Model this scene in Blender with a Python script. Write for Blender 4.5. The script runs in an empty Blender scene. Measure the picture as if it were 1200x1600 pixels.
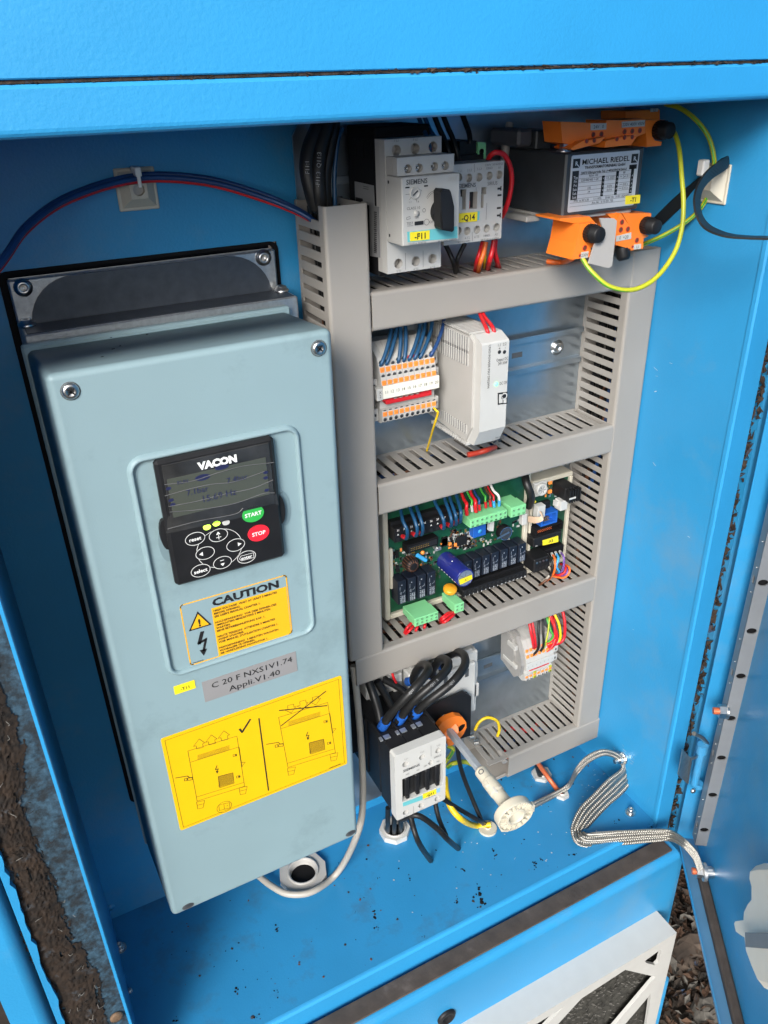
import bpy, bmesh, math, random
from mathutils import Vector, Matrix, noise as mnoise
from mathutils.geometry import tessellate_polygon
random.seed(7)
sc = bpy.context.scene
COL = sc.collection
# ------------------------------------------------------------------ camera
CAM = Vector((-0.148116, -0.603801, 0.497153))
CR, CU, CF = Vector((0.888100, -0.458818, -0.027642)), Vector((0.240539, 0.412665, 0.878549)), Vector((0.391687, 0.786889, -0.476852))
FPX = 1247.57                                   # focal length in pixels of the 1200 x 1600 photograph
cd = bpy.data.cameras.new('camera'); cam = bpy.data.objects.new('camera', cd); COL.objects.link(cam)
cam.matrix_world = Matrix(((CR.x, CU.x, -CF.x, CAM.x), (CR.y, CU.y, -CF.y, CAM.y), (CR.z, CU.z, -CF.z, CAM.z), (0, 0, 0, 1)))
cd.sensor_width = 36; cd.lens = FPX / 1600 * 36; cd.clip_start = .01; cd.clip_end = 200
sc.camera = cam
# ------------------------------------------------------------------ light
SUN_EL, SUN_AZ = math.radians(31), math.radians(-42)      # azimuth measured from straight in front of the cabinet, to its left
w = bpy.data.worlds.new("World"); sc.world = w; w.use_nodes = True
nt = w.node_tree; nt.nodes.clear()
sky = nt.nodes.new('ShaderNodeTexSky'); sky.sky_type = 'NISHITA'; sky.sun_disc = False
sky.sun_elevation = SUN_EL; sky.sun_rotation = math.pi - SUN_AZ
sky.air_density = 1.0; sky.dust_density = 4.0; sky.ozone_density = 1.0
hs = nt.nodes.new('ShaderNodeHueSaturation'); hs.inputs['Saturation'].default_value = .12
bg = nt.nodes.new('ShaderNodeBackground'); bg.inputs['Strength'].default_value = .08
wo = nt.nodes.new('ShaderNodeOutputWorld')
nt.links.new(sky.outputs[0], hs.inputs['Color']); nt.links.new(hs.outputs[0], bg.inputs['Color']); nt.links.new(bg.outputs[0], wo.inputs['Surface'])
sl = bpy.data.lights.new('sun', 'SUN'); sl.energy = 1.5; sl.angle = math.radians(22); sl.color = (1, .965, .92)
so = bpy.data.objects.new('sun', sl); COL.objects.link(so)
sd = Vector((-math.sin(SUN_AZ) * math.cos(SUN_EL), math.cos(SUN_AZ) * math.cos(SUN_EL), -math.sin(SUN_EL)))
so.rotation_euler = sd.to_track_quat('-Z', 'Y').to_euler(); so.location = (-.6, -1.5, 2)
sc.view_settings.view_transform = 'Standard'; sc.view_settings.look = 'None'
sc.view_settings.exposure = 1.36; sc.view_settings.gamma = 1

# ------------------------------------------------------------------ helpers
def ray(px, py): return CR * ((px - 600) / FPX) - CU * ((py - 800) / FPX) + CF
def at(px, py, y=None, x=None, z=None, pl=None):
    """the point of a real plane (x, y or z constant, or a general plane) seen at a pixel of the photograph"""
    d = ray(px, py)
    if pl is not None: t = (pl[0] - CAM).dot(pl[1]) / d.dot(pl[1])
    elif x is not None: t = (x - CAM.x) / d.x
    elif z is not None: t = (z - CAM.z) / d.z
    else: t = (y - CAM.y) / d.y
    return CAM + d * t
def crop(ox, oy, s):
    return lambda X, Y, y=None, **k: at(ox + X / s, oy + Y / s, y, **k)
V = Vector
FX, FY, FN = V((1, 0, 0)), V((0, 0, 1)), V((0, -1, 0))      # frame of surfaces that face the front

def mat(name, rgb, rough=.5, metal=0., var=.06, vscale=60, bump=0., bscale=400, spec=.5, dirt=None, dscale=12, damt=.5, emit=None, coat=0):
    m = bpy.data.materials.new(name); m.use_nodes = True
    n = m.node_tree.nodes; l = m.node_tree.links; p = n['Principled BSDF']
    p.inputs['Roughness'].default_value = rough; p.inputs['Metallic'].default_value = metal
    p.inputs['Specular IOR Level'].default_value = spec
    p.inputs['Coat Weight'].default_value = coat
    tc = n.new('ShaderNodeTexCoord'); geo = n.new('ShaderNodeNewGeometry')
    nz = n.new('ShaderNodeTexNoise'); nz.inputs['Scale'].default_value = vscale; nz.inputs['Detail'].default_value = 5
    l.new(geo.outputs['Position'], nz.inputs['Vector'])
    rp = n.new('ShaderNodeValToRGB'); rp.color_ramp.elements[0].position = .3; rp.color_ramp.elements[1].position = .7
    c = V(rgb)
    rp.color_ramp.elements[0].color = (*(c * (1 - var)), 1); rp.color_ramp.elements[1].color = (*[min(1, q) for q in c * (1 + var)], 1)
    l.new(nz.outputs['Fac'], rp.inputs['Fac']); out = rp.outputs['Color']
    if dirt:
        n2 = n.new('ShaderNodeTexNoise'); n2.inputs['Scale'].default_value = dscale; n2.inputs['Detail'].default_value = 8; n2.inputs['Roughness'].default_value = .7
        l.new(geo.outputs['Position'], n2.inputs['Vector'])
        r2 = n.new('ShaderNodeValToRGB'); r2.color_ramp.elements[0].position = 1 - damt; r2.color_ramp.elements[1].position = min(1, 1.15 - damt)
        r2.color_ramp.elements[0].color = (0, 0, 0, 1); r2.color_ramp.elements[1].color = (.75, .75, .75, 1)
        l.new(n2.outputs['Fac'], r2.inputs['Fac'])
        mx = n.new('ShaderNodeMix'); mx.data_type = 'RGBA'; mx.inputs['B'].default_value = (*dirt, 1)
        l.new(r2.outputs['Color'], mx.inputs['Factor']); l.new(out, mx.inputs['A']); out = mx.outputs['Result']
    l.new(out, p.inputs['Base Color'])
    if bump:
        nb = n.new('ShaderNodeTexNoise'); nb.inputs['Scale'].default_value = bscale; nb.inputs['Detail'].default_value = 2
        l.new(geo.outputs['Position'], nb.inputs['Vector'])
        b = n.new('ShaderNodeBump'); b.inputs['Strength'].default_value = bump; b.inputs['Distance'].default_value = .0006
        l.new(nb.outputs['Fac'], b.inputs['Height']); l.new(b.outputs['Normal'], p.inputs['Normal'])
    if emit:
        p.inputs['Emission Color'].default_value = (*emit[0], 1); p.inputs['Emission Strength'].default_value = emit[1]
    return m

class MB:
    """collects shapes and links them as ONE mesh object"""
    def __init__(s): s.v = []; s.f = []; s.mi = []; s.sm = []; s.mats = []
    def mid(s, m):
        if m not in s.mats: s.mats.append(m)
        return s.mats.index(m)
    def add(s, vs, fs, m, smooth=False):
        o = len(s.v); k = s.mid(m); s.v += [V(q) for q in vs]
        for f in fs: s.f.append([i + o for i in f]); s.mi.append(k); s.sm.append(smooth)
        return s
    def box(s, x0, x1, y0, y1, z0, z1, m, c=0.):
        return s.fbox(V(((x0 + x1) / 2, (y0 + y1) / 2, (z0 + z1) / 2)), V((1, 0, 0)), V((0, 1, 0)), V((0, 0, 1)), abs(x1 - x0), abs(y1 - y0), abs(z1 - z0), m, c)
    def fbox(s, c0, X, Y, Z, dx, dy, dz, m, c=0.):
        hx, hy, hz = dx / 2, dy / 2, dz / 2; vs = []; fs = []
        P = lambda a, b, d: c0 + X * a + Y * b + Z * d
        if c <= 0:
            vs = [P(i * hx, j * hy, k * hz) for i in (-1, 1) for j in (-1, 1) for k in (-1, 1)]
            fs = [(0, 1, 3, 2), (4, 6, 7, 5), (0, 4, 5, 1), (2, 3, 7, 6), (0, 2, 6, 4), (1, 5, 7, 3)]
            return s.add(vs, fs, m)
        c = min(c, hx * .9, hy * .9, hz * .9); ix = {}
        for i in (-1, 1):
            for j in (-1, 1):
                for k in (-1, 1):
                    for ax in range(3):
                        h = [hx - c, hy - c, hz - c]; h[ax] += c
                        ix[i, j, k, ax] = len(vs); vs.append(P(i * h[0], j * h[1], k * h[2]))
        S = (-1, 1)
        for ax in range(3):
            for sg in S:
                q = []
                for a, b in ((-1, -1), (1, -1), (1, 1), (-1, 1)):
                    t = [a, b]; t.insert(ax, sg); q.append(ix[(*t, ax)])
                fs.append(tuple(q))
        for ax in range(3):                      # edges along ax
            o1, o2 = [a for a in range(3) if a != ax]
            for a in S:
                for b in S:
                    def k(u, fa):
                        t = [0, 0, 0]; t[ax] = u; t[o1] = a; t[o2] = b; return ix[(*t, fa)]
                    fs.append((k(-1, o1), k(1, o1), k(1, o2), k(-1, o2)))
        for i in S:
            for j in S:
                for k in S: fs.append((ix[i, j, k, 0], ix[i, j, k, 1], ix[i, j, k, 2]))
        return s.add(vs, fs, m)
    def poly(s, pts, m): return s.add(pts, [tuple(range(len(pts)))], m)
    def ext(s, pts, d, m, smooth=False, cap=True):
        """a polygon extruded along the vector d"""
        n = len(pts); d = V(d); vs = [V(p) for p in pts] + [V(p) + d for p in pts]
        fs = [(i, (i + 1) % n, (i + 1) % n + n, i + n) for i in range(n)]
        s.add(vs, fs, m, smooth)
        if cap: s.add(vs, [tuple(range(n))[::-1], tuple(range(n, 2 * n))], m)
        return s
    def quad_line(s, a, b, wd, N, m):
        a, b = V(a), V(b); d = b - a
        if d.length < 1e-9: return s
        d.normalize(); t = d.cross(N).normalized() * wd / 2; e = d * wd * .3
        return s.add([a - t - e, b - t + e, b + t + e, a + t - e], [(0, 1, 2, 3)], m)
    def stroke(s, pts, wd, N, m, closed=False):
        q = list(pts) + ([pts[0]] if closed else [])
        for a, b in zip(q, q[1:]): s.quad_line(a, b, wd, N, m)
        return s
    def cyl(s, a, b, r, m, n=16, r2=None, cap=True, smooth=True):
        a, b = V(a), V(b); d = (b - a).normalized(); u = d.orthogonal().normalized(); w_ = d.cross(u)
        r2 = r if r2 is None else r2; vs = []
        for i in range(n):
            t = 2 * math.pi * i / n; e = u * math.cos(t) + w_ * math.sin(t); vs += [a + e * r, b + e * r2]
        s.add(vs, [(2 * i, 2 * i + 1, (2 * i + 3) % (2 * n), (2 * i + 2) % (2 * n)) for i in range(n)], m, smooth)
        if cap: s.add(vs, [tuple(range(0, 2 * n, 2))[::-1], tuple(range(1, 2 * n, 2))], m)
        return s
    def lathe(s, c, ax, prof, m, n=20, smooth=True):
        """profile = list of (radius, distance along axis)"""
        c = V(c); ax = V(ax).normalized(); u = ax.orthogonal().normalized(); w_ = ax.cross(u); vs = []; k = len(prof)
        for i in range(n):
            t = 2 * math.pi * i / n; e = u * math.cos(t) + w_ * math.sin(t)
            vs += [c + e * r + ax * h for r, h in prof]
        fs = [(i * k + j, i * k + j + 1, ((i + 1) % n) * k + j + 1, ((i + 1) % n) * k + j) for i in range(n) for j in range(k - 1)]
        return s.add(vs, fs, m, smooth)
    def tube(s, pts, r, m, n=8, sub=6, caps=True, raw=False):
        pts = [V(p) for p in pts]; P = pts if raw else spline(pts, sub); k = len(P); vs = []; u = None
        for i, p in enumerate(P):
            d = (P[min(i + 1, k - 1)] - P[max(i - 1, 0)]).normalized()
            u = d.orthogonal().normalized() if u is None else (u - d * u.dot(d)).normalized()
            w_ = d.cross(u)
            for j in range(n):
                t = 2 * math.pi * j / n; vs.append(p + (u * math.cos(t) + w_ * math.sin(t)) * r)
        fs = [(i * n + j, i * n + (j + 1) % n, (i + 1) * n + (j + 1) % n, (i + 1) * n + j) for i in range(k - 1) for j in range(n)]
        s.add(vs, fs, m, True)
        if caps: s.add(vs, [tuple(range(n))[::-1], tuple(range((k - 1) * n, k * n))], m)
        return s
    def disc(s, c, N, r, m, n=16):
        N = V(N).normalized(); u = N.orthogonal().normalized(); w_ = N.cross(u)
        return s.add([V(c) + (u * math.cos(2 * math.pi * i / n) + w_ * math.sin(2 * math.pi * i / n)) * r for i in range(n)], [tuple(range(n))], m)
    def ring(s, c, N, ro, ri, m, n=28, sx=1.):
        N = V(N).normalized(); u = FX if abs(N.dot(FX)) < .5 else FY; w_ = N.cross(u); vs = []
        for i in range(n):
            e = u * math.cos(2 * math.pi * i / n) * sx + w_ * math.sin(2 * math.pi * i / n); vs += [V(c) + e * ro, V(c) + e * ri]
        return s.add(vs, [(2 * i, 2 * i + 1, (2 * i + 3) % (2 * n), (2 * i + 2) % (2 * n)) for i in range(n)], m)
    def plate(s, outer, holes, d, m, mh=None, mb=None, cap_back=False):
        """a flat plate with real holes: outer / holes are loops of 3-D points in one plane, d = vector through the thickness"""
        d = V(d); loops = [[V(p) for p in outer]] + [[V(p) for p in h] for h in holes]
        flat = [p for L in loops for p in L]
        tri = [tuple(t) for t in tessellate_polygon(loops)]
        s.add(flat, tri, m)
        if cap_back: s.add([p + d for p in flat], tri, m)
        for i, L in enumerate(loops):
            n = len(L); mm = m if i == 0 else (mh or m)
            s.add(L + [p + d for p in L], [(j, (j + 1) % n, (j + 1) % n + n, j + n) for j in range(n)], mm, i > 0 and n > 8)
            if i and mb: s.poly([p + d * .98 for p in L], mb)
        return s
    def text(s, st, o, h, m, X=FX, Y=FY, w=None, al='C', bold=0., off=.00015):
        vs, fs, tw = glyphs(st, bold); k = h; kx = k if w is None else w / max(tw, 1e-6)
        N = V(X).cross(V(Y)).normalized(); dx = {'C': -tw / 2, 'L': 0, 'R': -tw}[al]
        o = V(o) + N * off
        return s.add([o + V(X) * ((a + dx) * kx) + V(Y) * ((b - .5) * k) for a, b in vs], fs, m)
    def obj(s, name, parent=None, wn=False, **props):
        me = bpy.data.meshes.new(name)
        if not s.v: s.v = [V((0, 0, 0))]
        lo = V([min(p[i] for p in s.v) for i in range(3)]); hi = V([max(p[i] for p in s.v) for i in range(3)]); c = (lo + hi) / 2
        me.from_pydata([p - c for p in s.v], [], s.f)
        for m in s.mats: me.materials.append(m)
        me.polygons.foreach_set('material_index', s.mi); me.polygons.foreach_set('use_smooth', s.sm)
        me.update()
        o = bpy.data.objects.new(name, me); COL.objects.link(o)
        place(o, c, parent)
        if wn: md = o.modifiers.new('n', 'WEIGHTED_NORMAL'); md.keep_sharp = True
        for k, q in props.items(): o[k] = q
        return o
WL = {}
def place(o, c, parent=None):
    WL[o] = V(c)
    if parent: o.parent = parent; o.location = V(c) - WL[parent]
    else: o.location = c
def thing(name, label, cat, loc, group=None):
    o = bpy.data.objects.new(name, None); o.empty_display_size = .02; COL.objects.link(o); place(o, V(loc)); return tag(o, label, cat, group)
def tag(o, label, cat, group=None, kind=None):
    if label: o['label'] = label
    if cat: o['category'] = cat
    if group: o['group'] = group
    if kind: o['kind'] = kind
    return o
def inst(name, me, loc, parent, rot=None):
    o = bpy.data.objects.new(name, me); COL.objects.link(o); place(o, loc, parent)
    if rot: o.rotation_euler = rot
    return o
def spline(P, sub=6):
    if len(P) < 3: return P
    out = []; Q = [P[0] * 2 - P[1]] + P + [P[-1] * 2 - P[-2]]
    for i in range(1, len(Q) - 2):
        a, b, c, d = Q[i - 1:i + 3]
        for j in range(sub):
            t = j / sub; out.append(.5 * ((2 * b) + (c - a) * t + (2 * a - 5 * b + 4 * c - d) * t * t + (3 * b - a - 3 * c + d) * t ** 3))
    return out + [P[-1]]
_G = {}
def glyphs(st, bold=0.):
    k = (st, bold)
    if k not in _G:
        cu = bpy.data.curves.new('t', 'FONT'); cu.body = st; cu.resolution_u = 2; cu.offset = bold; cu.size = 1.37      # capital height 1
        o = bpy.data.objects.new('t', cu); COL.objects.link(o); dg = bpy.context.evaluated_depsgraph_get(); dg.update()
        me = o.evaluated_get(dg).to_mesh()
        vs = [(p.co.x, p.co.y) for p in me.vertices]; fs = [tuple(q.vertices) for q in me.polygons]
        o.evaluated_get(dg).to_mesh_clear(); bpy.data.objects.remove(o); bpy.data.curves.remove(cu)
        x0 = min([a for a, b in vs] or [0]); x1 = max([a for a, b in vs] or [0])
        _G[k] = ([(a - x0, b) for a, b in vs], fs, x1 - x0)
    return _G[k]
def circ(c, N, r, n=14, sx=1., sy=1.):
    N = V(N).normalized(); u = FX if abs(N.dot(FX)) < .5 else V((0, 1, 0)); w_ = N.cross(u)
    return [V(c) + u * math.cos(2 * math.pi * i / n) * r * sx + w_ * math.sin(2 * math.pi * i / n) * r * sy for i in range(n)]
def rrect(x0, x1, z0, z1, r, y, n=5):
    out = []
    for cx, cz, a in ((x1 - r, z1 - r, 0), (x0 + r, z1 - r, 90), (x0 + r, z0 + r, 180), (x1 - r, z0 + r, 270)):
        for i in range(n + 1):
            t = math.radians(a + 90 * i / n); out.append(V((cx + r * math.cos(t), y, cz + r * math.sin(t))))
    return out
def rect3(x0, x1, z0, z1, y): return [V((x0, y, z0)), V((x1, y, z0)), V((x1, y, z1)), V((x0, y, z1))]
def screw(b, c, N, r, m, dk, h=.0015, slot='x'):
    N = V(N).normalized(); b.lathe(c, N, [(r, 0), (r, h * .5), (r * .75, h), (r * .45, h), (r * .3, h * .55), (0, h * .5)], m, 14)
    u = N.orthogonal().normalized(); v2 = N.cross(u)
    for q in ((u, v2) if slot == 'x' else (u,)): b.quad_line(V(c) + N * h * 1.03 - q * r * .5, V(c) + N * h * 1.03 + q * r * .5, r * .22, N, dk)
def hexnut(b, c, N, r, h, m):
    N = V(N).normalized(); b.cyl(c, V(c) + N * h, r, m, 6, smooth=False)
# ------------------------------------------------------------------ materials
BLUE = mat('blue_paint', (.026, .250, .50), .38, var=.08, vscale=7, bump=.35, bscale=480, spec=.5, dirt=(.085, .25, .42), dscale=6, damt=.48)
BLUE_T = mat('blue_textured_paint', (.026, .265, .535), .42, var=.06, vscale=10, bump=.30, bscale=430)
BLUE_D = mat('blue_soiled_floor', (.024, .215, .44), .40, var=.08, vscale=10, bump=.2, bscale=520, dirt=(.045, .12, .20), dscale=11, damt=.46)
BLUEDUST = mat('dusty_blue_paint', (.07, .19, .33), .55, var=.08, vscale=30)
BLUE_W = mat('blue_worn_frame', (.026, .056, .082), .6, var=.6, vscale=330, bump=.8, bscale=330, dirt=(.012, .010, .008), dscale=95, damt=.56)
GUNK = mat('dried_adhesive', (.015, .0075, .003), .85, var=.7, vscale=120, bump=.35, bscale=300, dirt=(.045, .075, .10), dscale=60, damt=.44)
MUD = mat('rotten_gasket', (.035, .022, .014), .9, var=.6, vscale=160, bump=1, bscale=500, dirt=(.03, .10, .22), dscale=45, damt=.42)
RUBBER = mat('brown_rubber', (.055, .042, .034), .75, var=.25, vscale=60, bump=.4, bscale=200, dirt=(.12, .10, .09), dscale=30, damt=.4)
BLACK = mat('black_plastic', (.010, .010, .011), .5, var=.2, spec=.3)
BLACKM = mat('black_matt', (.005, .005, .006), .75, var=.2, spec=.2)
WHITE = mat('white_plastic', (.48, .475, .45), .4, var=.03, dirt=(.45, .43, .38), dscale=30, damt=.32)
LGREY = mat('light_grey_plastic', (.43, .42, .395), .45, var=.03, dirt=(.36, .35, .33), dscale=40, damt=.34)
DEVG = mat('grey_device_side', (.40, .385, .36), .5, var=.03)
DUCT = mat('grey_duct_plastic', (.295, .272, .243), .42, var=.03, vscale=20, dirt=(.2, .19, .18), dscale=26, damt=.3)
CREAM = mat('cream_plastic', (.52, .48, .385), .45, var=.04, dirt=(.42, .37, .27), dscale=50, damt=.34)
GALV = mat('galvanised_steel', (.42, .48, .53), .30, .9, var=.10, vscale=45, bump=.08, bscale=90, dirt=(.34, .38, .41), dscale=24, damt=.36)
STEEL = mat('bright_steel', (.62, .61, .59), .28, 1., var=.08, vscale=200)
ALU = mat('cast_aluminium', (.52, .53, .53), .36, .85, var=.12, vscale=300, bump=.3, bscale=900)
DKSTEEL = mat('dark_anodised_plate', (.075, .085, .10), .42, .55, var=.15, vscale=120, dirt=(.14, .15, .16), dscale=200, damt=.30)
DRIVE = mat('pale_blue_casing', (.212, .303, .328), .5, var=.03, vscale=12, bump=.12, bscale=1500, dirt=(.150, .215, .225), dscale=9, damt=.46)
CHAR = mat('charcoal_sheet_steel', (.045, .05, .055), .42, .2, var=.1)
RAILG = mat('grey_painted_rail', (.27, .275, .28), .35, .35, var=.08, vscale=30)
YEL = mat('yellow_sticker', (.74, .44, .005), .35, var=.02)
YEL2 = mat('yellow_tag', (.76, .62, .02), .4, var=.02)
AMB = mat('amber_print', (.76, .39, .01), .4, var=.02)
GREYLAB = mat('grey_label', (.24, .235, .235), .45, var=.03)
SILVER = mat('silver_label', (.55, .56, .58), .35, .3, var=.03)
INK = mat('black_ink', (.012, .012, .013), .5, var=.0)
INKG = mat('grey_ink', (.07, .075, .08), .5, var=.0)
INKW = mat('white_ink', (.75, .75, .73), .5, var=.0)
TEAL = mat('teal_print', (.12, .42, .45), .45, var=.02)
ORANGE = mat('orange_plastic', (.85, .20, .022), .42, var=.04)
ORANGE2 = mat('orange_lever', (.85, .26, .045), .45, var=.04)
RED = mat('red_pvc', (.55, .010, .016), .38, var=.06)
REDP = mat('red_plastic', (.50, .012, .018), .45, var=.05)
NAVY = mat('navy_pvc', (.010, .045, .15), .4, var=.1)
DKBL = mat('dark_blue_pvc', (.008, .058, .135), .4, var=.12)
BKW = mat('black_pvc', (.011, .011, .011), .42, var=.2, spec=.35)
GNYE = mat('yellow_green_pvc', (.40, .42, .02), .4, var=.04)
GREENW = mat('green_pvc', (.05, .32, .04), .4, var=.05)
YELW = mat('yellow_pvc', (.75, .50, .01), .4, var=.05)
ORW = mat('orange_pvc', (.75, .14, .02), .4, var=.05)
WHW = mat('white_pvc', (.7, .68, .64), .4, var=.05)
GRW = mat('grey_pvc', (.36, .335, .29), .42, var=.05)
LBLW = mat('light_blue_pvc', (.05, .35, .70), .4, var=.05)
VIOW = mat('violet_pvc', (.16, .08, .30), .4, var=.05)
BRW = mat('brown_pvc', (.12, .045, .02), .45, var=.05)
PCB = mat('green_solder_mask', (.008, .062, .030), .32, var=.25, vscale=140)
PCBL = mat('pale_green_plastic', (.20, .55, .25), .42, var=.04)
CAPB = mat('blue_sleeve', (.014, .020, .15), .2, var=.06)
BLUP = mat('blue_plastic', (.015, .10, .42), .4, var=.06)
GOLD = mat('gold_contact', (.70, .42, .10), .35, .8, var=.1)
LCD = mat('lcd_glass', (.058, .064, .052), .2, var=.03)
FILM = mat('dirty_film', (.028, .028, .028), .12, var=.35, vscale=60)
BTNG = mat('green_key', (.03, .36, .06), .4, var=.03)
BTNR = mat('red_key', (.70, .018, .035), .4, var=.03)
LEDG = mat('green_led', (.1, .6, .12), .4, emit=((.10, 1., .25), 1.6))
LEDY = mat('lime_led', (.5, .65, .08), .4, emit=((.55, .95, .05), 1.2))
COPPER = mat('red_varnish', (.55, .13, .05), .4, .3, var=.1)
EARTH = mat('earth', (.022, .016, .011), .95, var=.6, vscale=30, bump=1, bscale=60)
LEAF = mat('shaded_dry_leaf', (.060, .030, .015), .8, var=.5, vscale=25)  # leaf and stone colours darkened to paint in the shade under the cabinet
STONE = mat('shaded_pale_stone', (.11, .10, .085), .8, var=.3, vscale=30)
FLUFF = mat('grey_filter_fleece', (.036, .034, .028), .95, var=.5, vscale=140, bump=1, bscale=400)
FIBRE = mat('fleece_fibre', (.20, .19, .17), .9, var=.3)
YB, ZF, XW, XL, YF = .012, -.272, .4095, -.1765, -.166       # back wall, floor, right wall, left wall, front plane
YD = -.059                                                      # front of the cable ducts

# ------------------------------------------------------------------ ground
b = MB(); GZ = -.80
N_ = 40
def gp(i, j):
    x = -60 * (1 - i / N_ * 2) ** 3 + .5; y = 60 * (j / N_ * 2 - 1) ** 3 - .3
    return V((x, y, GZ + .012 * math.sin(i * 3.1 + j * 1.7)))
vs = [gp(i, j) for i in range(N_ + 1) for j in range(N_ + 1)]
b.add(vs, [(i * (N_ + 1) + j, (i + 1) * (N_ + 1) + j, (i + 1) * (N_ + 1) + j + 1, i * (N_ + 1) + j + 1) for i in range(N_) for j in range(N_)], EARTH, True)
b.obj('ground', kind='structure')
b = MB()
for i in range(2600):                                             # litter of leaves and chips on the ground beside the cabinet
    c = at(random.uniform(1040, 1150), random.uniform(1340, 1600), z=GZ) + V((random.uniform(-.12, .12), random.uniform(-.12, .12), .012 + random.random() * .03))
    a = random.uniform(0, 6.3); l = random.uniform(.003, .013); u = V((math.cos(a), math.sin(a), random.uniform(-.4, .4))); t = V((-math.sin(a), math.cos(a), random.uniform(-.6, .6)))
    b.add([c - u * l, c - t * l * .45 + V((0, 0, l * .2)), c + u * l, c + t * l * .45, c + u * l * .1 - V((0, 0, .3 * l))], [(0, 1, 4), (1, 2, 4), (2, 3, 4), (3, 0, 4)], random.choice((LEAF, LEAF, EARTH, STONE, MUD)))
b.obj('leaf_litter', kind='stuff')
def rock(px, py, r, m, name, label):
    b = MB(); c = at(px, py, z=GZ + .02); rr = random.Random(px); n, k = 10, 7; vs = []
    for i in range(k + 1):
        for j in range(n):
            th = math.pi * i / k; ph = 2 * math.pi * j / n; q = r * rr.uniform(.75, 1.1) if 0 < i < k else r * .9
            vs.append(c + V((math.sin(th) * math.cos(ph) * q * 1.2, math.sin(th) * math.sin(ph) * q * .8, math.cos(th) * q * .6)))
    b.add(vs, [(i * n + j, i * n + (j + 1) % n, (i + 1) * n + (j + 1) % n, (i + 1) * n + j) for i in range(k) for j in range(n)], m)
    tag(b.obj(name), label, 'stone')
rock(1080, 1490, .045, mat('shaded_brown_stone', (.07, .05, .036), .85, var=.5, vscale=40, bump=1, bscale=80), 'stone', 'large brown stone lying in the litter beside the open door')  # rock colour darkened for the same shade under the cabinet
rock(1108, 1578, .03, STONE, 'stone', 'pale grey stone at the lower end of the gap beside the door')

# ------------------------------------------------------------------ cabinet
cab = thing('electrical_cabinet', 'blue painted steel control cabinet standing open with dusty floor and frame', 'cabinet', (.117, -.07, ZF))
b = MB()
# back wall with the cut-out for the drive
b.plate(rect3(XL - .005, .415, -.30, .60, YB), [rect3(-.1300, .072, -.12, .3880, YB)], (0, .003, 0), BLUE, BLACKM)
b.obj('back_wall', cab)
b = MB(); b.plate(rrect(-.1305, .0725, -.123, .3885, .006, YB - .0015), [rrect(-.126, .0685, -.118, .386, .004, YB - .0015)], (0, .003, 0), BLACKM, BLACKM)
b.box(-.132, .072, YB + .02, YB + .022, -.12, .388, BLACKM); b.obj('cutout_gasket', cab)
b = MB(); b.box(XW, XW + .002, YF, YB, -.30, .60, BLUE, .0004); b.obj('right_wall', cab)
b = MB(); b.box(XL - .0015, XL, YF + .004, YB, -.30, .60, BLUE); b.obj('left_wall', cab)
b = MB(); b.box(XL - .001, XW + .001, YF, YB, ZF - .0025, ZF, BLUE_D)
b.obj('floor_panel', cab)
b = MB()                                                         # front lip of the floor
b.ext([V((XL, YF + .001, ZF + .0002)), V((XL, YF - .0015, ZF - .0006)), V((XL, YF - .003, ZF - .003)), V((XL, YF - .003, -.309)), V((XL, YF + .001, -.309))], (XW - .003 - XL, 0, 0), BLUE_T)
b.obj('floor_lip', cab)
# right flange, rotten gasket, outer jamb
b = MB()
b.ext([V((.4075, YF + .002, -.31)), V((.4075, YF - .0015, -.31)), V((.409, YF - .003, -.31)), V((.4295, YF - .003, -.31)), V((.431, YF - .0015, -.31)), V((.431, YF + .03, -.31)), V((.429, YF + .03, -.31)), V((.429, YF + .002, -.31))], (0, 0, .9), BLUE_T)
b.obj('right_flange', cab)
b = MB(); rr = random.Random(3); L = 130
for k in range(L):
    z0 = -.31 + k * .007
    for _ in range(9):
        c = V((rr.uniform(.432, .4475), YF + rr.uniform(.004, .014), z0 + rr.uniform(0, .007))); q = rr.uniform(.002, .0055)
        b.add([c + V((rr.uniform(-1, 1), rr.uniform(-1, .3), rr.uniform(-1.3, 1.3))) * q for _ in range(6)], [(0, 1, 2), (2, 3, 4), (4, 5, 0), (1, 3, 5), (0, 2, 4)], MUD)
b.box(.431, .462, YF + .016, YF + .02, -.32, .6, MUD)
b.obj('gasket_remains', cab, kind='stuff')
b = MB()
b.ext([V((.4475, YF + .02, -.34)), V((.4475, YF + .003, -.34)), V((.449, YF + .001, -.34)), V((.464, YF + .001, -.34)), V((.468, YF + .004, -.34)), V((.469, YF + .06, -.34)), V((.46, YF + .06, -.34))], (0, 0, .94), BLUE)
b.obj('right_jamb', cab)
# left side: lip, glued frame strip, edge strip, corner post
b = MB(); b.ext([V((XL, YF + .004, -.31)), V((XL + .0012, YF - .002, -.31)), V((XL + .0005, YF - .0045, -.31)), V((XL - .0015, YF - .0045, -.31)), V((XL - .002, YF + .004, -.31))], (0, 0, .9), BLUE_T); b.obj('left_lip', cab)
b = MB(); b.box(-.224, XL - .0015, YF + .004, YF + .006, -.35, .6, BLUE_W); b.obj('left_frame_strip', cab)
b = MB(); rr = random.Random(11); nz, nx = 520, 30; vs = []
cx = [-.203 + .004 * math.sin(k * .025) + .0020 * math.sin(k * .097 + 1) for k in range(nz + 1)]
wd = [.0145 + .0035 * math.sin(k * .041 + 2) + rr.uniform(-.0006, .0006) for k in range(nz + 1)]
for k in range(nz + 1):
    for i in range(nx + 1):
        t = i / nx * 2 - 1; h = max(0, 1 - t * t) * .0022 * rr.uniform(.35, 1.25)
        vs.append(V((cx[k] - .003 + wd[k] * t * (1.12 if t < 0 else 1) + rr.uniform(-.0006, .0006), YF + .0036 - h, -.35 + .95 * k / nz)))
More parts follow.
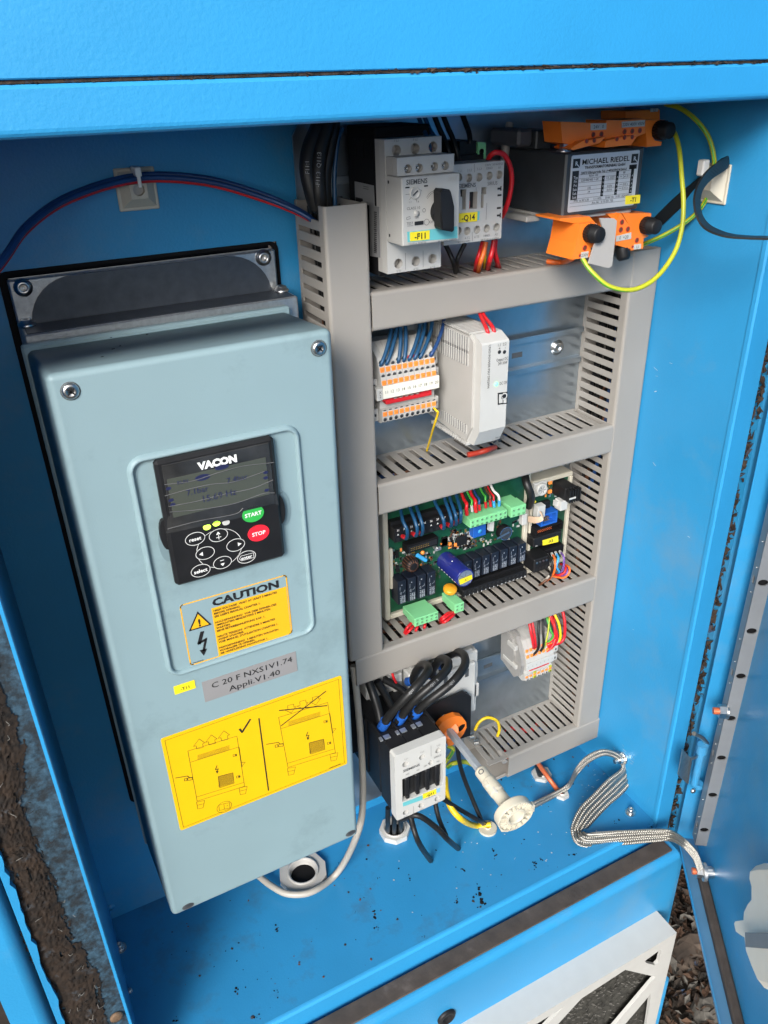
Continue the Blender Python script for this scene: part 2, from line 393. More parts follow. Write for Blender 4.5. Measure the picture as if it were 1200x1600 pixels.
def keep(k, i):
    e = abs(i + .5 - nx / 2) / (nx / 2); q = mnoise.noise(V((i * .35, k * .09, 3))) + .6 * mnoise.noise(V((i * .9, k * .3, 8)))
    return q > -.75 + 1.15 * e ** 3
b.add(vs, [(k * (nx + 1) + i, k * (nx + 1) + i + 1, (k + 1) * (nx + 1) + i + 1, (k + 1) * (nx + 1) + i) for k in range(nz) for i in range(nx) if keep(k, i)], GUNK, True)
for k in range(260):
    z = -.35 + .95 * rr.random(); c = V((-.203 + rr.uniform(-.012, .012), YF + .002, z)); a = rr.uniform(0, 6.28); l = rr.uniform(.002, .006)
    b.tube([c, c + V((math.cos(a) * l * .5, -.001 - rr.random() * .0015, math.sin(a) * l * .5)), c + V((math.cos(a + .6) * l, -.0005, math.sin(a + .6) * l))], .00018, FIBRE if rr.random() < .25 else GUNK, 4, 3)
b.obj('adhesive_residue', cab, kind='stuff')
b = MB(); rr = random.Random(5); pts = []
for k in range(140):
    z = -.36 + .94 * k / 139; pts.append(V((-.2215 + rr.uniform(-.0007, .0012) + (.0012 if k % 9 < 3 else 0), YF - .001, z)))
n = len(pts)
b.add(pts + [V((-.2255, YF - .001, p.z)) for p in pts] + [p + V((0, .006, 0)) for p in pts], [(k, k + 1, n + k + 1, n + k) for k in range(n - 1)] + [(k, k + 1, 2 * n + k + 1, 2 * n + k) for k in range(n - 1)], BLUE)
b.obj('left_edge_strip', cab)
b = MB(); r = .009; prof = [V((-.2535, YF + .05, -.36)), V((-.2535, YF - .002, -.36))]
prof += [V((-.2365 + r * math.sin(t * math.pi / 40), YF - .004 + r - r * math.cos(t * math.pi / 40), -.36)) for t in range(0, 21)] + [V((-.2275, YF + .05, -.36))]
b.ext(prof, (0, 0, .96), BLUE, False); b.obj('corner_post', cab)
b = MB(); b.box(-.2275, -.2225, YF + .02, YF + .022, -.36, .6, BLACKM); b.obj('post_gap_shade', cab)  # black strip paints the shade in the gap beside the post
b = MB(); b.lathe(at(182, 1588, y=YF + .003), (0, -1, 0), [(.0052, 0), (.0052, .0015), (.003, .0022), (0, .0022)], mat('rusty_steel', (.16, .10, .06), .7, .4, var=.3, vscale=300), 14)
b.obj('screw', cab)
# hood above the opening: rail, seam, upper panel, underside and roof
YH = -.178
b = MB(); r = .004; pr = [V((-.75, YH + .03, .4775)), V((-.75, YH + .006, .4775))]
pr += [V((-.75, YH + r - r * math.sin(t * math.pi / 8), .4775 + r - r * math.cos(t * math.pi / 8))) for t in range(5)] + [V((-.75, YH, .4975)), V((-.75, YH + .0015, .4992)), V((-.75, YH + .004, .4995)), V((-.75, YH + .03, .4995))]
b.ext(pr, (1.6, 0, 0), BLUE_T); b.obj('hood_rail', cab)
b = MB(); rr = random.Random(9)
b.box(-.75, .85, YH + .002, YH + .02, .4996, .5010, MUD)
for k in range(900):
    c = V((-.75 + 1.6 * rr.random(), YH + .0015, .5003 + rr.gauss(0, .0004))); q = rr.uniform(.0004, .0011) * (1.7 if c.x > .05 else 1)
    b.add([c + V((rr.uniform(-2, 2), rr.uniform(-1.2, .2), rr.uniform(-.7, .7))) * q for _ in range(4)], [(0, 1, 2), (1, 2, 3)], MUD)
b.obj('hood_seam_dirt', cab, kind='stuff')
b = MB(); b.box(-.75, .85, YH + .0005, YH + .003, .5012, .95, BLUE_T, .0006); b.obj('hood_panel', cab)
b = MB(); b.box(-.75, .85, YH + .02, YB + .003, .56, .565, BLUE); b.box(-.75, -.178, YH + .02, YF + .02, .4785, .482, BLUE); b.box(.41, .85, YH + .02, YF + .02, .4785, .482, BLUE); b.obj('roof', cab)
b = MB(); b.box(-.75, -.2545, YF, YF + .003, -.75, .48, BLUE); b.obj('outer_left_panel', cab) if False else None
# lower front: panel with gasket channel, plug, filter grille
PY = -.200
b = MB(); r = .009; zt = -.296
pr = [V((-.30, PY + .026, zt)), V((-.30, PY + r, zt))] + [V((-.30, PY + r - r * math.sin(t * math.pi / 12), zt - r + r * math.cos(t * math.pi / 12))) for t in range(1, 7)] + [V((-.30, PY, -.80)), V((-.30, PY + .026, -.80))]
b.ext(pr, (.721, 0, 0), BLUE); low = b.obj('lower_door', cab)
b = MB(); b.box(-.30, .415, PY + .0075, PY + .0265, zt + .0002, zt + .0022, RUBBER, .0008); b.obj('gasket', low)
b = MB(); b.box(-.30, .42, PY + .027, YF + .01, -.34, -.315, BLACKM); b.obj('gap_shadow_strip', cab) if False else None
b = MB(); b.lathe(at(697, 1588, y=PY), (0, -1, 0), [(.0105, 0), (.0105, .002), (.009, .0035), (.0065, .0035), (.005, .001), (0, .001)], BLACK, 24); b.obj('rubber_plug', low)
b = MB(); b.box(.4225, .445, PY + .012, YF + .05, -.80, -.318, BLUE, .002); b.obj('lower_jamb', cab)
FY_ = -.232
def fp(X, Y): return at(600 + X / 2.4, 1300 + Y / 2.4, y=FY_)
b = MB(); tr = fp(1098, 378); br_ = tr - V((0, 0, .30)); tl = V((tr.x - .55, FY_, tr.z)); bl = tl - V((0, 0, .30))
def tri(*p): return [fp(*q) for q in p]
holes = [tri((978, 484), (1036, 442), (1040, 447), (1030, 488), (1018, 500), (985, 492)), tri((905, 517), (1018, 543), (700, 920), (470, 920), (740, 625)), tri((570, 722), (675, 655), (420, 920), (250, 920)), tri((1002, 606), (960, 900), (735, 920))]
b.plate([bl, br_, tr, tl], holes, (0, .004, 0), WHITE, WHITE)
b.box(tl.x, tr.x, FY_ + .0002, PY, tr.z - .0001, tr.z - .004, WHITE); b.box(tr.x - .004, tr.x, FY_ + .0002, PY, tr.z - .3, tr.z - .004, WHITE)
fil = b.obj('filter_grille', low)
b = MB(); b.box(tl.x, tr.x - .006, FY_ + .012, FY_ + .02, tr.z - .3, tr.z - .006, FLUFF); rr = random.Random(8)
for k in range(1600):
    c = fp(rr.uniform(430, 1060), rr.uniform(470, 800)); c.y = FY_ + .011
    if c.z > tr.z - .02 - (.0 if c.x < tr.x - .03 else .0) or c.x > tr.x - .014: continue; a = rr.uniform(0, 6.28); l = rr.uniform(.004, .016)
    b.tube([c, c + V((math.cos(a) * l * .5, -.004 * rr.random(), math.sin(a) * l * .5)), c + V((math.cos(a + .9) * l, -.003 * rr.random(), math.sin(a + .9) * l))], .00024, FIBRE if rr.random() < .35 else FLUFF, 3, 3)
b.obj('filter_fleece', fil, kind='stuff')
b = MB(); c0 = at(1043, 1527, y=PY + .004)
b.ext([c0 + V((-.003 + .004 * math.cos(t), .004 * math.sin(t), 0)) for t in [k * math.pi / 6 for k in range(-3, 4)]] + [c0 + V((-.015, .004, 0)), c0 + V((-.015, .002, 0))], (0, 0, -.3), BLUE); b.obj('side_bracket', low)
# ------------------------------------------------------------------ door, part of the cabinet, open at about 55 degrees
du = V((-.572, -.820, 0)).normalized(); dn = V((-du.y * -1, 0, 0)); dn = V((du.y, -du.x, 0))     # along the door, and out of its inner face
if dn.x > 0: dn = -dn
S0 = V((.417, -.243, 0)); ZB = -.30
DP = lambda u, n, z: S0 + du * u + dn * n + V((0, 0, z))
b = MB(); U0 = -.062
b.fbox((DP(U0, -.001, ZB) + DP(.62, -.001, .75)) / 2, du, dn, V((0, 0, 1)), .62 - U0, .002, .75 - ZB, BLUE, .0004)
door = b.obj('door', cab)
b = MB(); b.fbox((DP(U0, 0, ZB) + DP(.62, .0216, ZB)) / 2 + V((0, 0, .001)), du, dn, V((0, 0, 1)), .62 - U0, .0216, .002, BLUEDUST, .0004)
b.fbox(DP(.28, .0211, ZB + .003), du, dn, V((0, 0, 1)), .68, .001, .005, BLUE); b.obj('bottom_flange', door)
b = MB(); b.fbox(DP(.30, .005, ZB + .007), du, dn, V((0, 0, 1)), .64, .0095, .010, RUBBER, .002); b.obj('door_gasket', door)
b = MB(); b.fbox(DP(U0 - .001, .011, .22), du, dn, V((0, 0, 1)), .002, .022, .75 - ZB - .01, BLUE, .0004); b.obj('hinge_side_flange', door)
# perforated rail
pr_ = at(1104, 1322, pl=(S0, dn)); ur = (pr_ - S0).dot(du); zr = pr_.z
pc = at(1086, 1320, pl=(DP(ur, 0, 0), du)); rn = (pc - S0).dot(dn)
pl_ = at(1080, 1311, pl=(DP(0, rn, 0), dn)); ul = (pl_ - S0).dot(du)
print('rail', ur, zr, rn, pc.z, ul, pl_.z)
rn = max(.012, min(.03, rn)); ul = min(ul, ur - .010)
b = MB()
holes = []; z = zr + .0105
dz_ = 0
for px, py in ((1101, 1297), (1114, 1242), (1129, 1184), (1143, 1123), (1160, 1056), (1176, 986), (1195, 911)):
    h = at(px, py, pl=(DP(ur, 0, 0), du)); holes.append(h.z)
st = (holes[-1] - holes[0]) / 6
zlast = zr
for k in range(21):
    hz = holes[0] + st * k; zt2 = hz + st / 2
    b.plate([DP(ur, 0, zlast), DP(ur, rn, zlast), DP(ur, rn, zt2), DP(ur, 0, zt2)], [[DP(ur, rn * .5 + .0046 * math.cos(t * math.pi / 8), hz + .0035 * math.sin(t * math.pi / 8)) for t in range(16)]], du * -.0015, RAILG, RAILG)
    zlast = zt2
b.fbox(DP(ur - .004, rn / 2, (zr + .74) / 2), du, dn, V((0, 0, 1)), .001, rn - .003, .74 - zr, BLACKM)  # black sheet stands in for the dark inside of the rail
sq = []; dots = []
for k in range(14):
    z = zr + .0235 + st * 2 * k
    c = DP((ur + ul) / 2 + .000, rn, z); e = .0026
    sq.append([c + du * -e + V((0, 0, -e * 1.5)), c + du * e + V((0, 0, -e * 1.5)), c + du * e + V((0, 0, e * 1.5)), c + du * -e + V((0, 0, e * 1.5))])
zlast = zr
for k in range(14):
    zt2 = sq[k][0].z + st
    b.plate([DP(ul, rn, zlast), DP(ur - .0001, rn, zlast), DP(ur - .0001, rn, zt2), DP(ul, rn, zt2)], [sq[k]], dn * -.0015, RAILG, RAILG); zlast = zt2
b.fbox(DP(ul, rn / 2, (zr + .74) / 2), du, dn, V((0, 0, 1)), .0015, rn - .003, .74 - zr, RAILG)
b.fbox(DP((ur + ul) / 2, .002, (zr + .74) / 2), du, dn, V((0, 0, 1)), (ur - ul) * .8, .001, .74 - zr, BLACKM)  # second black sheet paints the darkness behind the square holes
rail = b.obj('perforated_rail', door)
b = MB()
for k in range(60):
    if k % 4 == 3: continue
    b.cyl(DP((ur + ul) / 2, rn, zr + .010 + st * .5 * k), DP((ur + ul) / 2, rn + .0006, zr + .010 + st * .5 * k), .0009, STEEL, 8)
b.obj('rail_perforations', rail)
b = MB(); c = at(1124, 1111, pl=(DP(0, rn + .006, 0), dn))
b.cyl(c - dn * .008, c - dn * .006, .0075, STEEL, 16); hexnut(b, c - dn * .006, dn, .0072, .007, STEEL); b.cyl(c, c + dn * .006, .0036, COPPER, 12); b.obj('stud_nut', door)
# hinge
b = MB(); hy = YF - .030
h_ = lambda X, Y, d=0.: at(1040 + X / 4, 1000 + Y / 4, y=hy - d)
b.tube([h_(178, 585), h_(225, 610), h_(258, 645)], .0024, STEEL, 8)
b.obj('hinge_pin', cab)
b = MB(); c = h_(228, 680); b.cyl(c + V((0, 0, -.005)), c + V((0, 0, .006)), .0056, BLUE, 16); b.cyl(c + V((0, 0, -.052)), c + V((0, 0, -.005)), .0040, BLUE, 14); b.cyl(c + V((.004, 0, -.004)), c + V((.012, .01, -.004)), .003, BLUE, 10)
c = h_(205, 905); b.cyl(c + V((0, 0, -.003)), c + V((0, 0, .003)), .005, BLUE, 14); b.obj('hinge_barrel', cab)
b = MB(); q = [h_(108, 685), h_(155, 735), h_(135, 898), h_(80, 845)]; b.ext(q, (0, .0015, 0), STEEL); q = [h_(156, 735), h_(240, 715), h_(232, 725), h_(162, 750), h_(142, 900), h_(136, 898)]; b.ext([p + V((0, -.0004, 0)) for p in q], (0, .0015, 0), STEEL)
c = h_(168, 938); b.lathe(c, FN, [(.003, 0), (.003, .002), (.0018, .003), (0, .003)], STEEL, 14)
b.obj('hinge_leaf', cab)
# handle hook with strap on the door
CREAM_LIT = mat('lightened_cream_plastic', (.72, .67, .56), .4, var=.03)  # cream plastic lightened in colour to offset the shade on the hook
b = MB(); HP = lambda px, py, n=.004: at(px, py, pl=(DP(0, n, 0), dn))
pts = [(1192, 1354), (1205, 1350), (1240, 1350), (1240, 1560), (1206, 1545), (1195, 1520), (1185, 1494), (1182, 1470), (1176, 1467), (1166, 1460), (1163, 1446), (1165, 1442), (1180, 1440), (1181, 1426), (1188, 1412), (1195, 1404), (1195, 1380), (1191, 1366)]
b.ext([HP(*p) for p in pts], dn * .006, CREAM_LIT)
qc = sum([HP(*p) for p in pts], V((0, 0, 0))) / len(pts); ra = [HP(*p) + dn * .006 for p in pts]; rb = [qc + (p - qc) * .88 + dn * .0108 for p in [HP(*p) for p in pts]]
b.add(ra + rb, [(i, (i + 1) % len(pts), len(pts) + (i + 1) % len(pts), len(pts) + i) for i in range(len(pts))] + [tuple(range(len(pts), 2 * len(pts)))], CREAM_LIT, False); b.obj('hook', None)
hook = bpy.data.objects['hook']; hook.name = 'door_hook'; tag(hook, 'cream plastic hook with grey strap on the inner face of the open door', 'hook')
b = MB(); b.ext([HP(*p, .0135) for p in ((1177, 1458), (1245, 1460), (1245, 1486), (1178, 1481))], dn * .007, mat('grey_strap', (.16, .165, .17), .5)); b.obj('strap', hook)
b = MB(); b.ext([HP(*p, .0141) for p in ((1199, 1405), (1225, 1412), (1225, 1455), (1192, 1452), (1192, 1425))], dn * .0006, mat('cream_recess_shade', (.40, .36, .28), .5)); b.obj('recess_shade', hook)  # flat darker patch paints the shade of the hook's recess

# ------------------------------------------------------------------ mounting plate and rails
b = MB()
b.ext([V(q) for q in ((.0875, 0, -.245), (.402, 0, -.245), (.402, 0, .50), (.108, 0, .50), (.0995, 0, .480), (.0875, 0, .462))], (0, .0018, 0), GALV)
mp = thing('mounting_plate', 'galvanised steel mounting plate behind the grey cable ducts', 'plate', (.245, .001, -.245))
b.obj('plate', mp)
def din(x0, x1, zc, name, label, screws=()):
    t = thing(name, label, 'rail', ((x0 + x1) / 2, -.004, zc - .0175)); b = MB(); q = []
    for y, z in ((-.0075, .0175), (-.0065, .0175), (-.0065, .0135), (0, .0125), (-.0010, .0125), (-.0010, -.0125), (0, -.0125), (-.0065, -.0135), (-.0065, -.0175), (-.0075, -.0175), (-.0075, -.0125), (-.002, -.0115), (-.002, .0115), (-.0075, .0125)):
        q.append(V((x0, y - .0003, zc + z)))
    b.ext(q, (x1 - x0, 0, 0), GALV, cap=False); b.obj('profile', t)
    for x in screws:
        b = MB(); b.lathe((x, -.0023, zc), (0, -1, 0), [(.0075, 0), (.0075, .001), (.0055, .0015), (.0055, .003), (.003, .0035), (.0028, .0015), (0, .0015)], STEEL, 18); b.obj('screw', t)
    b = MB()
    for k in range(int((x1 - x0) / .036)):
        x = x0 + .018 + k * .036
        if any(abs(x - s_) < .012 for s_ in screws): continue
        b = MB(); b.box(x - .006, x + .006, -.00245, -.0022, zc - .0026, zc + .0026, INKG, .0001); b.obj('slot', t)
din(.10, .372, .2625, 'din_rail', 'galvanised mounting rail behind the white power supply', (.345,))
din(.19, .372, -.106, 'din_rail', 'galvanised mounting rail holding the small lower terminal strip', (.345,))
din(.10, .372, .4155, 'din_rail', 'galvanised mounting rail behind the two upper switching devices')

# ------------------------------------------------------------------ cable ducts
def finger_mesh(pitch, ratio, y0=-.0045, y1=-.0515):
    b = MB(); w_ = pitch * ratio
    b.fbox(V((0, (y0 + y1) / 2, 0)), V((1, 0, 0)), V((0, 1, 0)), V((0, 0, 1)), w_, abs(y1 - y0), .0015, DUCT, .0004)
    o = b.obj('finger'); me = o.data; bpy.data.objects.remove(o); return me, (y0 + y1) / 2
def cover(b, p0, p1, across, half):
    """rounded U cover running from p0 to p1; across = unit vector over its width"""
    A = V(across); d = V(p1) - V(p0); r = .0028; h = half; c = V(p0); pr = []
    pr.append((h, YD + .0095)); 
    for t in range(5): a = math.radians(90 * t / 4); pr.append((h - r + r * math.cos(a), YD + r - r * math.sin(a)))
    for t in range(5): a = math.radians(90 * t / 4); pr.append((-h + r - r * math.sin(a), YD + r - r * math.cos(a)))
    pr.append((-h, YD + .0095)); pr.append((-h + .0013, YD + .0095)); pr.append((-h + .0013, YD + .003)); pr.append((-h + .003, YD + .0014)); pr.append((h - .003, YD + .0014)); pr.append((h - .0013, YD + .003)); pr.append((h - .0013, YD + .0095))
    b.ext([c + A * u + V((0, y, 0)) for u, y in pr], d, DUCT)
def duct(label, x0, x1, z0, z1, horiz, pitch, ratio, sides, fr, cov=None, cfrom=None):
    """sides: which finger walls are modelled one by one; fr: ranges of fingers"""
    t = thing('cable_duct', label, 'cable duct', ((x0 + x1) / 2, 0, z0)); i = .0011
    b = MB(); b.box(x0 + i, x1 - i, -.0017, -.0003, z0 + i, z1 - i, DUCT); b.obj('base', t)
    c = cov or (x0, x1, z0, z1); b = MB()
    if horiz: cover(b, ((c[0]), 0, (c[2] + c[3]) / 2), ((c[1]), 0, (c[2] + c[3]) / 2), (0, 0, 1), (c[3] - c[2]) / 2)
    else: cover(b, ((c[0] + c[1]) / 2, 0, c[2]), ((c[0] + c[1]) / 2, 0, c[3]), (1, 0, 0), (c[1] - c[0]) / 2)
    b.obj('cover', t)
    me, ym = finger_mesh(pitch, ratio)
    for sd_ in ('top', 'bottom') if horiz else ('left', 'right'):
        z = {'top': z1 - i - .00075, 'bottom': z0 + i + .00075}.get(sd_); x = {'left': x0 + i + .00075, 'right': x1 - i - .00075}.get(sd_)
        b = MB()
        if horiz: b.box(x0, x1, -.0046, -.0018, z - .00075, z + .00075, DUCT); b.box(x0, x1, -.0565, -.0512, z - .0007, z + .0007, DUCT)
        else: b.box(x - .00075, x + .00075, -.0046, -.0018, z0, z1, DUCT); b.box(x - .0007, x + .0007, -.0565, -.0512, z0, z1, DUCT)
        if sd_ not in sides:
            if horiz: b.box(x0, x1, -.0512, -.0046, z - .0007, z + .0007, DUCT)
            else: b.box(x - .0007, x + .0007, -.0512, -.0046, z0, z1, DUCT)
            b.obj('side_wall', t); continue
        b.obj('side_wall', t)
        a0, a1 = (x0, x1) if horiz else (z0, z1)
        n = int((a1 - a0) / pitch)
        for k in range(n):
            p = a0 + pitch * (k + .5)
            if fr and not any(f0 <= p <= f1 for f0, f1 in fr): continue
            jit = random.uniform(-.0002, .0002)
            if horiz: inst('finger', me, (p + jit, ym, z), t, (random.uniform(-.006, .006), 0, random.uniform(-.006, .006)))
            else: inst('finger', me, (x, ym, p + jit), t, (0, math.pi / 2, 0))
    return t
d1 = duct('grey slotted horizontal duct directly below the two upper switching devices', .1185, .3755, .3262, .3555, True, .0121, .66, ('top',), None, cov=(.1187, .3765, .3258, .3557))
d2 = duct('grey slotted horizontal duct below the white power supply', .1185, .3752, .1645, .1936, True, .0121, .62, ('top',), None, cov=(.1187, .3765, .1640, .1939))
d3 = duct('grey slotted horizontal duct below the green circuit boards', .0888, .3752, -.0145, .0174, True, .0110, .62, ('top',), None, cov=(.0886, .3765, -.0148, .0176))
d4 = duct('short grey duct at the bottom right with its left end open', .249, .4155, -.2315, -.1996, True, .0098, .66, ('top',), None, cov=(.2755, .4172, -.2325, -.1993))
dl = duct('tall grey vertical duct standing between the drive and the terminal strips', .0835, .1182, .0180, .4190, False, .0109, .64, ('left',), [(.29, .42)], cov=(.0833, .1183, .0180, .4195))
dr = duct('tall grey vertical duct along the right edge of the mounting plate', .3753, .4093, -.1988, .3570, False, .0101, .60, ('left',), None, cov=(.3757, .4093, -.1990, .3575))
# ------------------------------------------------------------------ frequency converter
YV = -.125
drv = thing('frequency_converter', 'tall pale blue frequency converter with a black keypad and yellow stickers', 'converter', (-.034, 0, -.13))
b = MB()
fr_ = [at(70, 588, YV), at(519, 512, YV), at(560, 1304, YV), at(271, 1436, YV)]
zt_ = (fr_[0].z + fr_[1].z) / 2; zb_ = (fr_[2].z + fr_[3].z) / 2
bm = bmesh.new(); f4 = [bm.verts.new(p) for p in (V((fr_[0].x, YV, zt_)), V((fr_[1].x, YV, zt_)), V((fr_[2].x, YV, zb_)), V((fr_[3].x, YV, zb_)))]
k4 = [bm.verts.new(p) for p in (V((fr_[0].x - .003, -.036, .3452)), V((fr_[1].x + .003, -.036, .3452)), V((fr_[2].x + .002, -.036, zb_ - .0015)), V((fr_[3].x - .003, -.036, zb_ - .0015)))]
bm.faces.new(f4); bm.faces.new(k4[::-1])
for i in range(4): bm.faces.new((f4[i], k4[i], k4[(i + 1) % 4], f4[(i + 1) % 4]))
bm.normal_update()
ed = [e for e in bm.edges if any(v_ in f4 for v_ in e.verts)]
bmesh.ops.bevel(bm, geom=ed, offset=.0045, segments=4, affect='EDGES', profile=.5, clamp_overlap=True)
for f in bm.faces: f.smooth = True
me = bpy.data.meshes.new('cover'); bm.to_mesh(me); bm.free(); me.materials.append(DRIVE)
o = bpy.data.objects.new('front_cover', me); COL.objects.link(o); place(o, (0, 0, 0), drv); md = o.modifiers.new('n', 'WEIGHTED_NORMAL')
covr = o
b = MB(); x0, x1 = fr_[0].x - .0055, fr_[1].x + .0052
b.box(x0, x1, -.0358, -.0285, -.135, .3488, DRIVE, .0015); b.obj('cover_flange', drv)
b = MB(); b.box(x0 + .004, x1 - .006, -.0283, YB, -.132, .334, CHAR, .001); b.obj('chassis', drv)
b = MB(); b.box(-.1255, .0668, .002, YB - .002, .30, .3842, ALU, .0012)
b.box(-.1245, .0712, -.0272, .0018, .335, .3535, ALU, .001); b.obj('mounting_flange', drv)
b = MB(); c6 = crop(0, 0, 2)
x0, x1, zt2, r = -.1165, .0610, .3832, .033
pts = [V((x0, .0017, .3537)), V((x1, .0017, .3537))] + [V((x1 - r + r * math.cos(a), .0017, zt2 - r + r * math.sin(a))) for a in [math.radians(q) for q in range(0, 91, 10)]] + [V((x0 + r + r * math.cos(a), .0017, zt2 - r + r * math.sin(a))) for a in [math.radians(q) for q in range(90, 181, 10)]]
b.ext(pts, (0, -.0015, 0), DKSTEEL); b.box(x0 - .006, x1 + .008, -.0262, -.0002, .3534, .3540, DKSTEEL, .0003); b.obj('air_duct_plate', drv)  # thin box on the ledge paints its dark reflection
for px, py in ((36, 449), (411, 402)):
    b = MB(); c = at(px, py, y=.002); b.lathe(c, (0, -1, 0), [(.0062, 0), (.0062, .0012), (.0046, .0014), (.0044, .003), (.0036, .0034), (.0022, .0034), (.002, .0012), (0, .001)], STEEL, 20)
    b.obj('flange_screw', drv)
for px, py in ((42, 508), (440, 454)):
    b = MB(); c = at(px, py, z=.354); b.lathe(c, (0, 0, 1), [(.0058, 0), (.0058, .0012), (.0042, .0016), (.0040, .0034), (.003, .0040), (.0018, .0040), (.0016, .0024), (0, .0024)], STEEL, 18); b.obj('top_screw', drv)
for px, py in ((110, 611), (498, 544)):
    b = MB(); c = at(px, py, YV); b.lathe(c + V((0, .0004, 0)), (0, -1, 0), [(.0058, 0), (.0056, .0008), (.005, .0004)], INKG, 20); screw(b, c, FN, .005, STEEL, INK, .002); b.obj('cover_screw', covr)
for px, py in ((294, 1416), (548, 1302)):
    b = MB(); c = at(px, py, YV - .0001) + V((0, 0, .0)); b.poly(circ(c, FN, .0042, 16, 1.25, .8), INKG); b.poly(circ(c + V((.001, -.0002, .0005)), FN, .0026, 12, 1.3, .8), DKSTEEL); b.obj('cover_screw', covr)
# raised frame round the keypad
b = MB(); X0, X1, Z0, Z1 = -.0895, .0275, .118, .2940
loop = rrect(X0, X1, Z0, Z1, .011, YV, 6); n = len(loop); cen = V(((X0 + X1) / 2, YV, (Z0 + Z1) / 2)); vs = []
prof = [(0.0, .0002), (.0009, -.0018), (.0022, -.0031), (.0036, -.0028), (.0042, .00015)]
def inset(L, d):
    out = []
    for i in range(len(L)):
        a, c = L[i - 1], L[(i + 1) % len(L)]; t = (c - a).normalized(); nn = V((-t.z, 0, t.x))
        if nn.dot(cen - L[i]) < 0: nn = -nn
        out.append(L[i] + nn * d)
    return out
rings = [[p + V((0, y, 0)) for p in inset(loop, d)] for d, y in prof]
for R_ in rings: vs += R_
b.add(vs, [(k * n + i, k * n + (i + 1) % n, (k + 1) * n + (i + 1) % n, (k + 1) * n + i) for k in range(len(prof) - 1) for i in range(n)], DRIVE, True)
b.obj('keypad_frame', covr)
b = MB()
RECM = mat('finger_recess_shade', (.15, .22, .245), .5, var=.02)  # darker casing colour paints the shade of the finger recesses
for c, sx in ((at(259, 850, YV - .0006), 1), (at(444, 795, YV - .0006), 1)):
    b = MB(); b.ext(circ(c, FN, .0085, 20, .55, 1.6), (0, .002, 0), RECM); b.obj('finger_recess_shade', covr)
# keypad
KY = YV - .0075
kp = MB(); kc = [at(239, 721, KY), at(428, 684, KY), at(447, 871, KY), at(277, 917, KY)]
kx0 = (kc[0].x + kc[3].x) / 2; kx1 = (kc[1].x + kc[2].x) / 2; kz1 = (kc[0].z + kc[1].z) / 2; kz0 = (kc[2].z + kc[3].z) / 2
kp.box(kx0, kx1, KY, YV, kz0, kz1, BLACK, .0022)
pad = kp.obj('keypad', drv); pad['label'] = 'black keypad with a filmed display'
ck = crop(180, 640, 3); K = lambda X, Y, d=.0003: ck(X, Y, KY - d)
b = MB()
for s_ in (-1, 1):
    c = V((kx0 - .0004 if s_ < 0 else kx1 + .0004, KY + .003, K(240, 600).z if s_ < 0 else K(780, 480).z))
    b = MB(); b.ext(circ(c, FN, .0035, 16, 1.0, 3.2), (0, .004, 0), BLACK); b.obj('latch', pad)
b = MB(); D = [K(215, 278), K(720, 175), K(757, 418), K(262, 530)]
dx0 = kx0 + .004; dx1 = kx1 - .004; dzt = kz1 - .0125; dzb = K(500, 478).z
b.box(dx0, dx1, KY - .0008, KY, dzb - .004, kz1 - .003, FILM, .0005); disp = b.obj('display', pad)
b = MB(); lx0, lx1 = K(250, 380).x, K(712, 300).x
b.box(lx0, lx1, KY - .0011, KY - .0008, K(480, 455).z, K(480, 272).z, LCD, .0002)
lc = b.obj('screen', disp)
b = MB(); INKL = mat('lcd_segment', (.015, .018, .06), .4, var=0)
yl = KY - .0012
def TK(st, X, Y, h, m, y=yl, **k): b.text(st, ck(X, Y, y), h, m, **k)
TK('RUN', 316, 338, .0026, INKL); TK('7.4bar', 572, 322, .0042, INKL); TK('7.1bar', 385, 378, .0042, INKL); TK('15.69 Hz', 490, 400, .0048, INKL)
b.poly(circ(ck(410, 318, yl), FN, .0032, 14, 1.6, .7), INKL); b.poly(circ(ck(500, 270, yl), FN, .003, 14, 1.6, .6), INKL)
for X, Y in ((262, 425), (270, 445), (705, 295), (705, 320), (710, 378), (250, 370)): b.poly(circ(ck(X, Y, yl), FN, .0012, 8, 1.5, 1), INKL)
b.obj('screen_digits', lc)
# creased film over the display: thin raised wrinkles
b = MB(); FW = mat('film_wrinkle', (.10, .10, .10), .10, var=.2)
for pts in (((230, 352), (360, 335), (470, 300), (600, 265), (745, 248)), ((232, 405), (350, 372), (452, 350), (560, 338), (700, 290)), ((250, 455), (380, 430), (520, 395), (640, 370), (740, 330)), ((255, 480), (400, 468), (560, 440), (690, 395), (748, 390)), ((245, 560), (300, 545), (400, 520), (560, 490), (600, 462))):
    b.tube([ck(X, Y, KY - .0011) for X, Y in pts], .00034, FW, 5, 5)
b.ext([K(240, 582, .0002), K(590, 505, .0002), K(612, 460, .0002), K(690, 430, .0002), K(765, 445, .0002), K(756, 395, .0002), K(245, 500, .0002)], (0, -.0004, 0), FILM)
b.obj('protective_film', disp)
b = MB(); b.text('VACON', ck(478, 246, KY - .0010), .0050, INKW, w=K(570, 230).x - K(385, 265).x, bold=.09); b.obj('maker_name', pad)
def key(X, Y, rx, ry, m, st, h, ring=None, nm='key'):
    b = MB(); c = K(X, Y, 0); b.ext(circ(c + V((0, -.0008, 0)), FN, rx, 26, 1, ry / rx), (0, .0008, 0), m)
    if ring: 
        P = circ(c + V((0, -.00095, 0)), FN, rx, 30, 1, ry / rx); b.stroke(P, .00045, FN, ring, True)
    if st: b.text(st, c + V((0, -.0009, 0)), h, INKW, bold=.03)
    return b, c
b, c = key(645, 487, .0078, .0062, BTNG, 'START', .0030); b.obj('start_key', pad)['label'] = 'green start key'
b, c = key(671, 577, .0078, .0062, BTNR, 'STOP', .0030); b.obj('stop_key', pad)['label'] = 'red stop key'
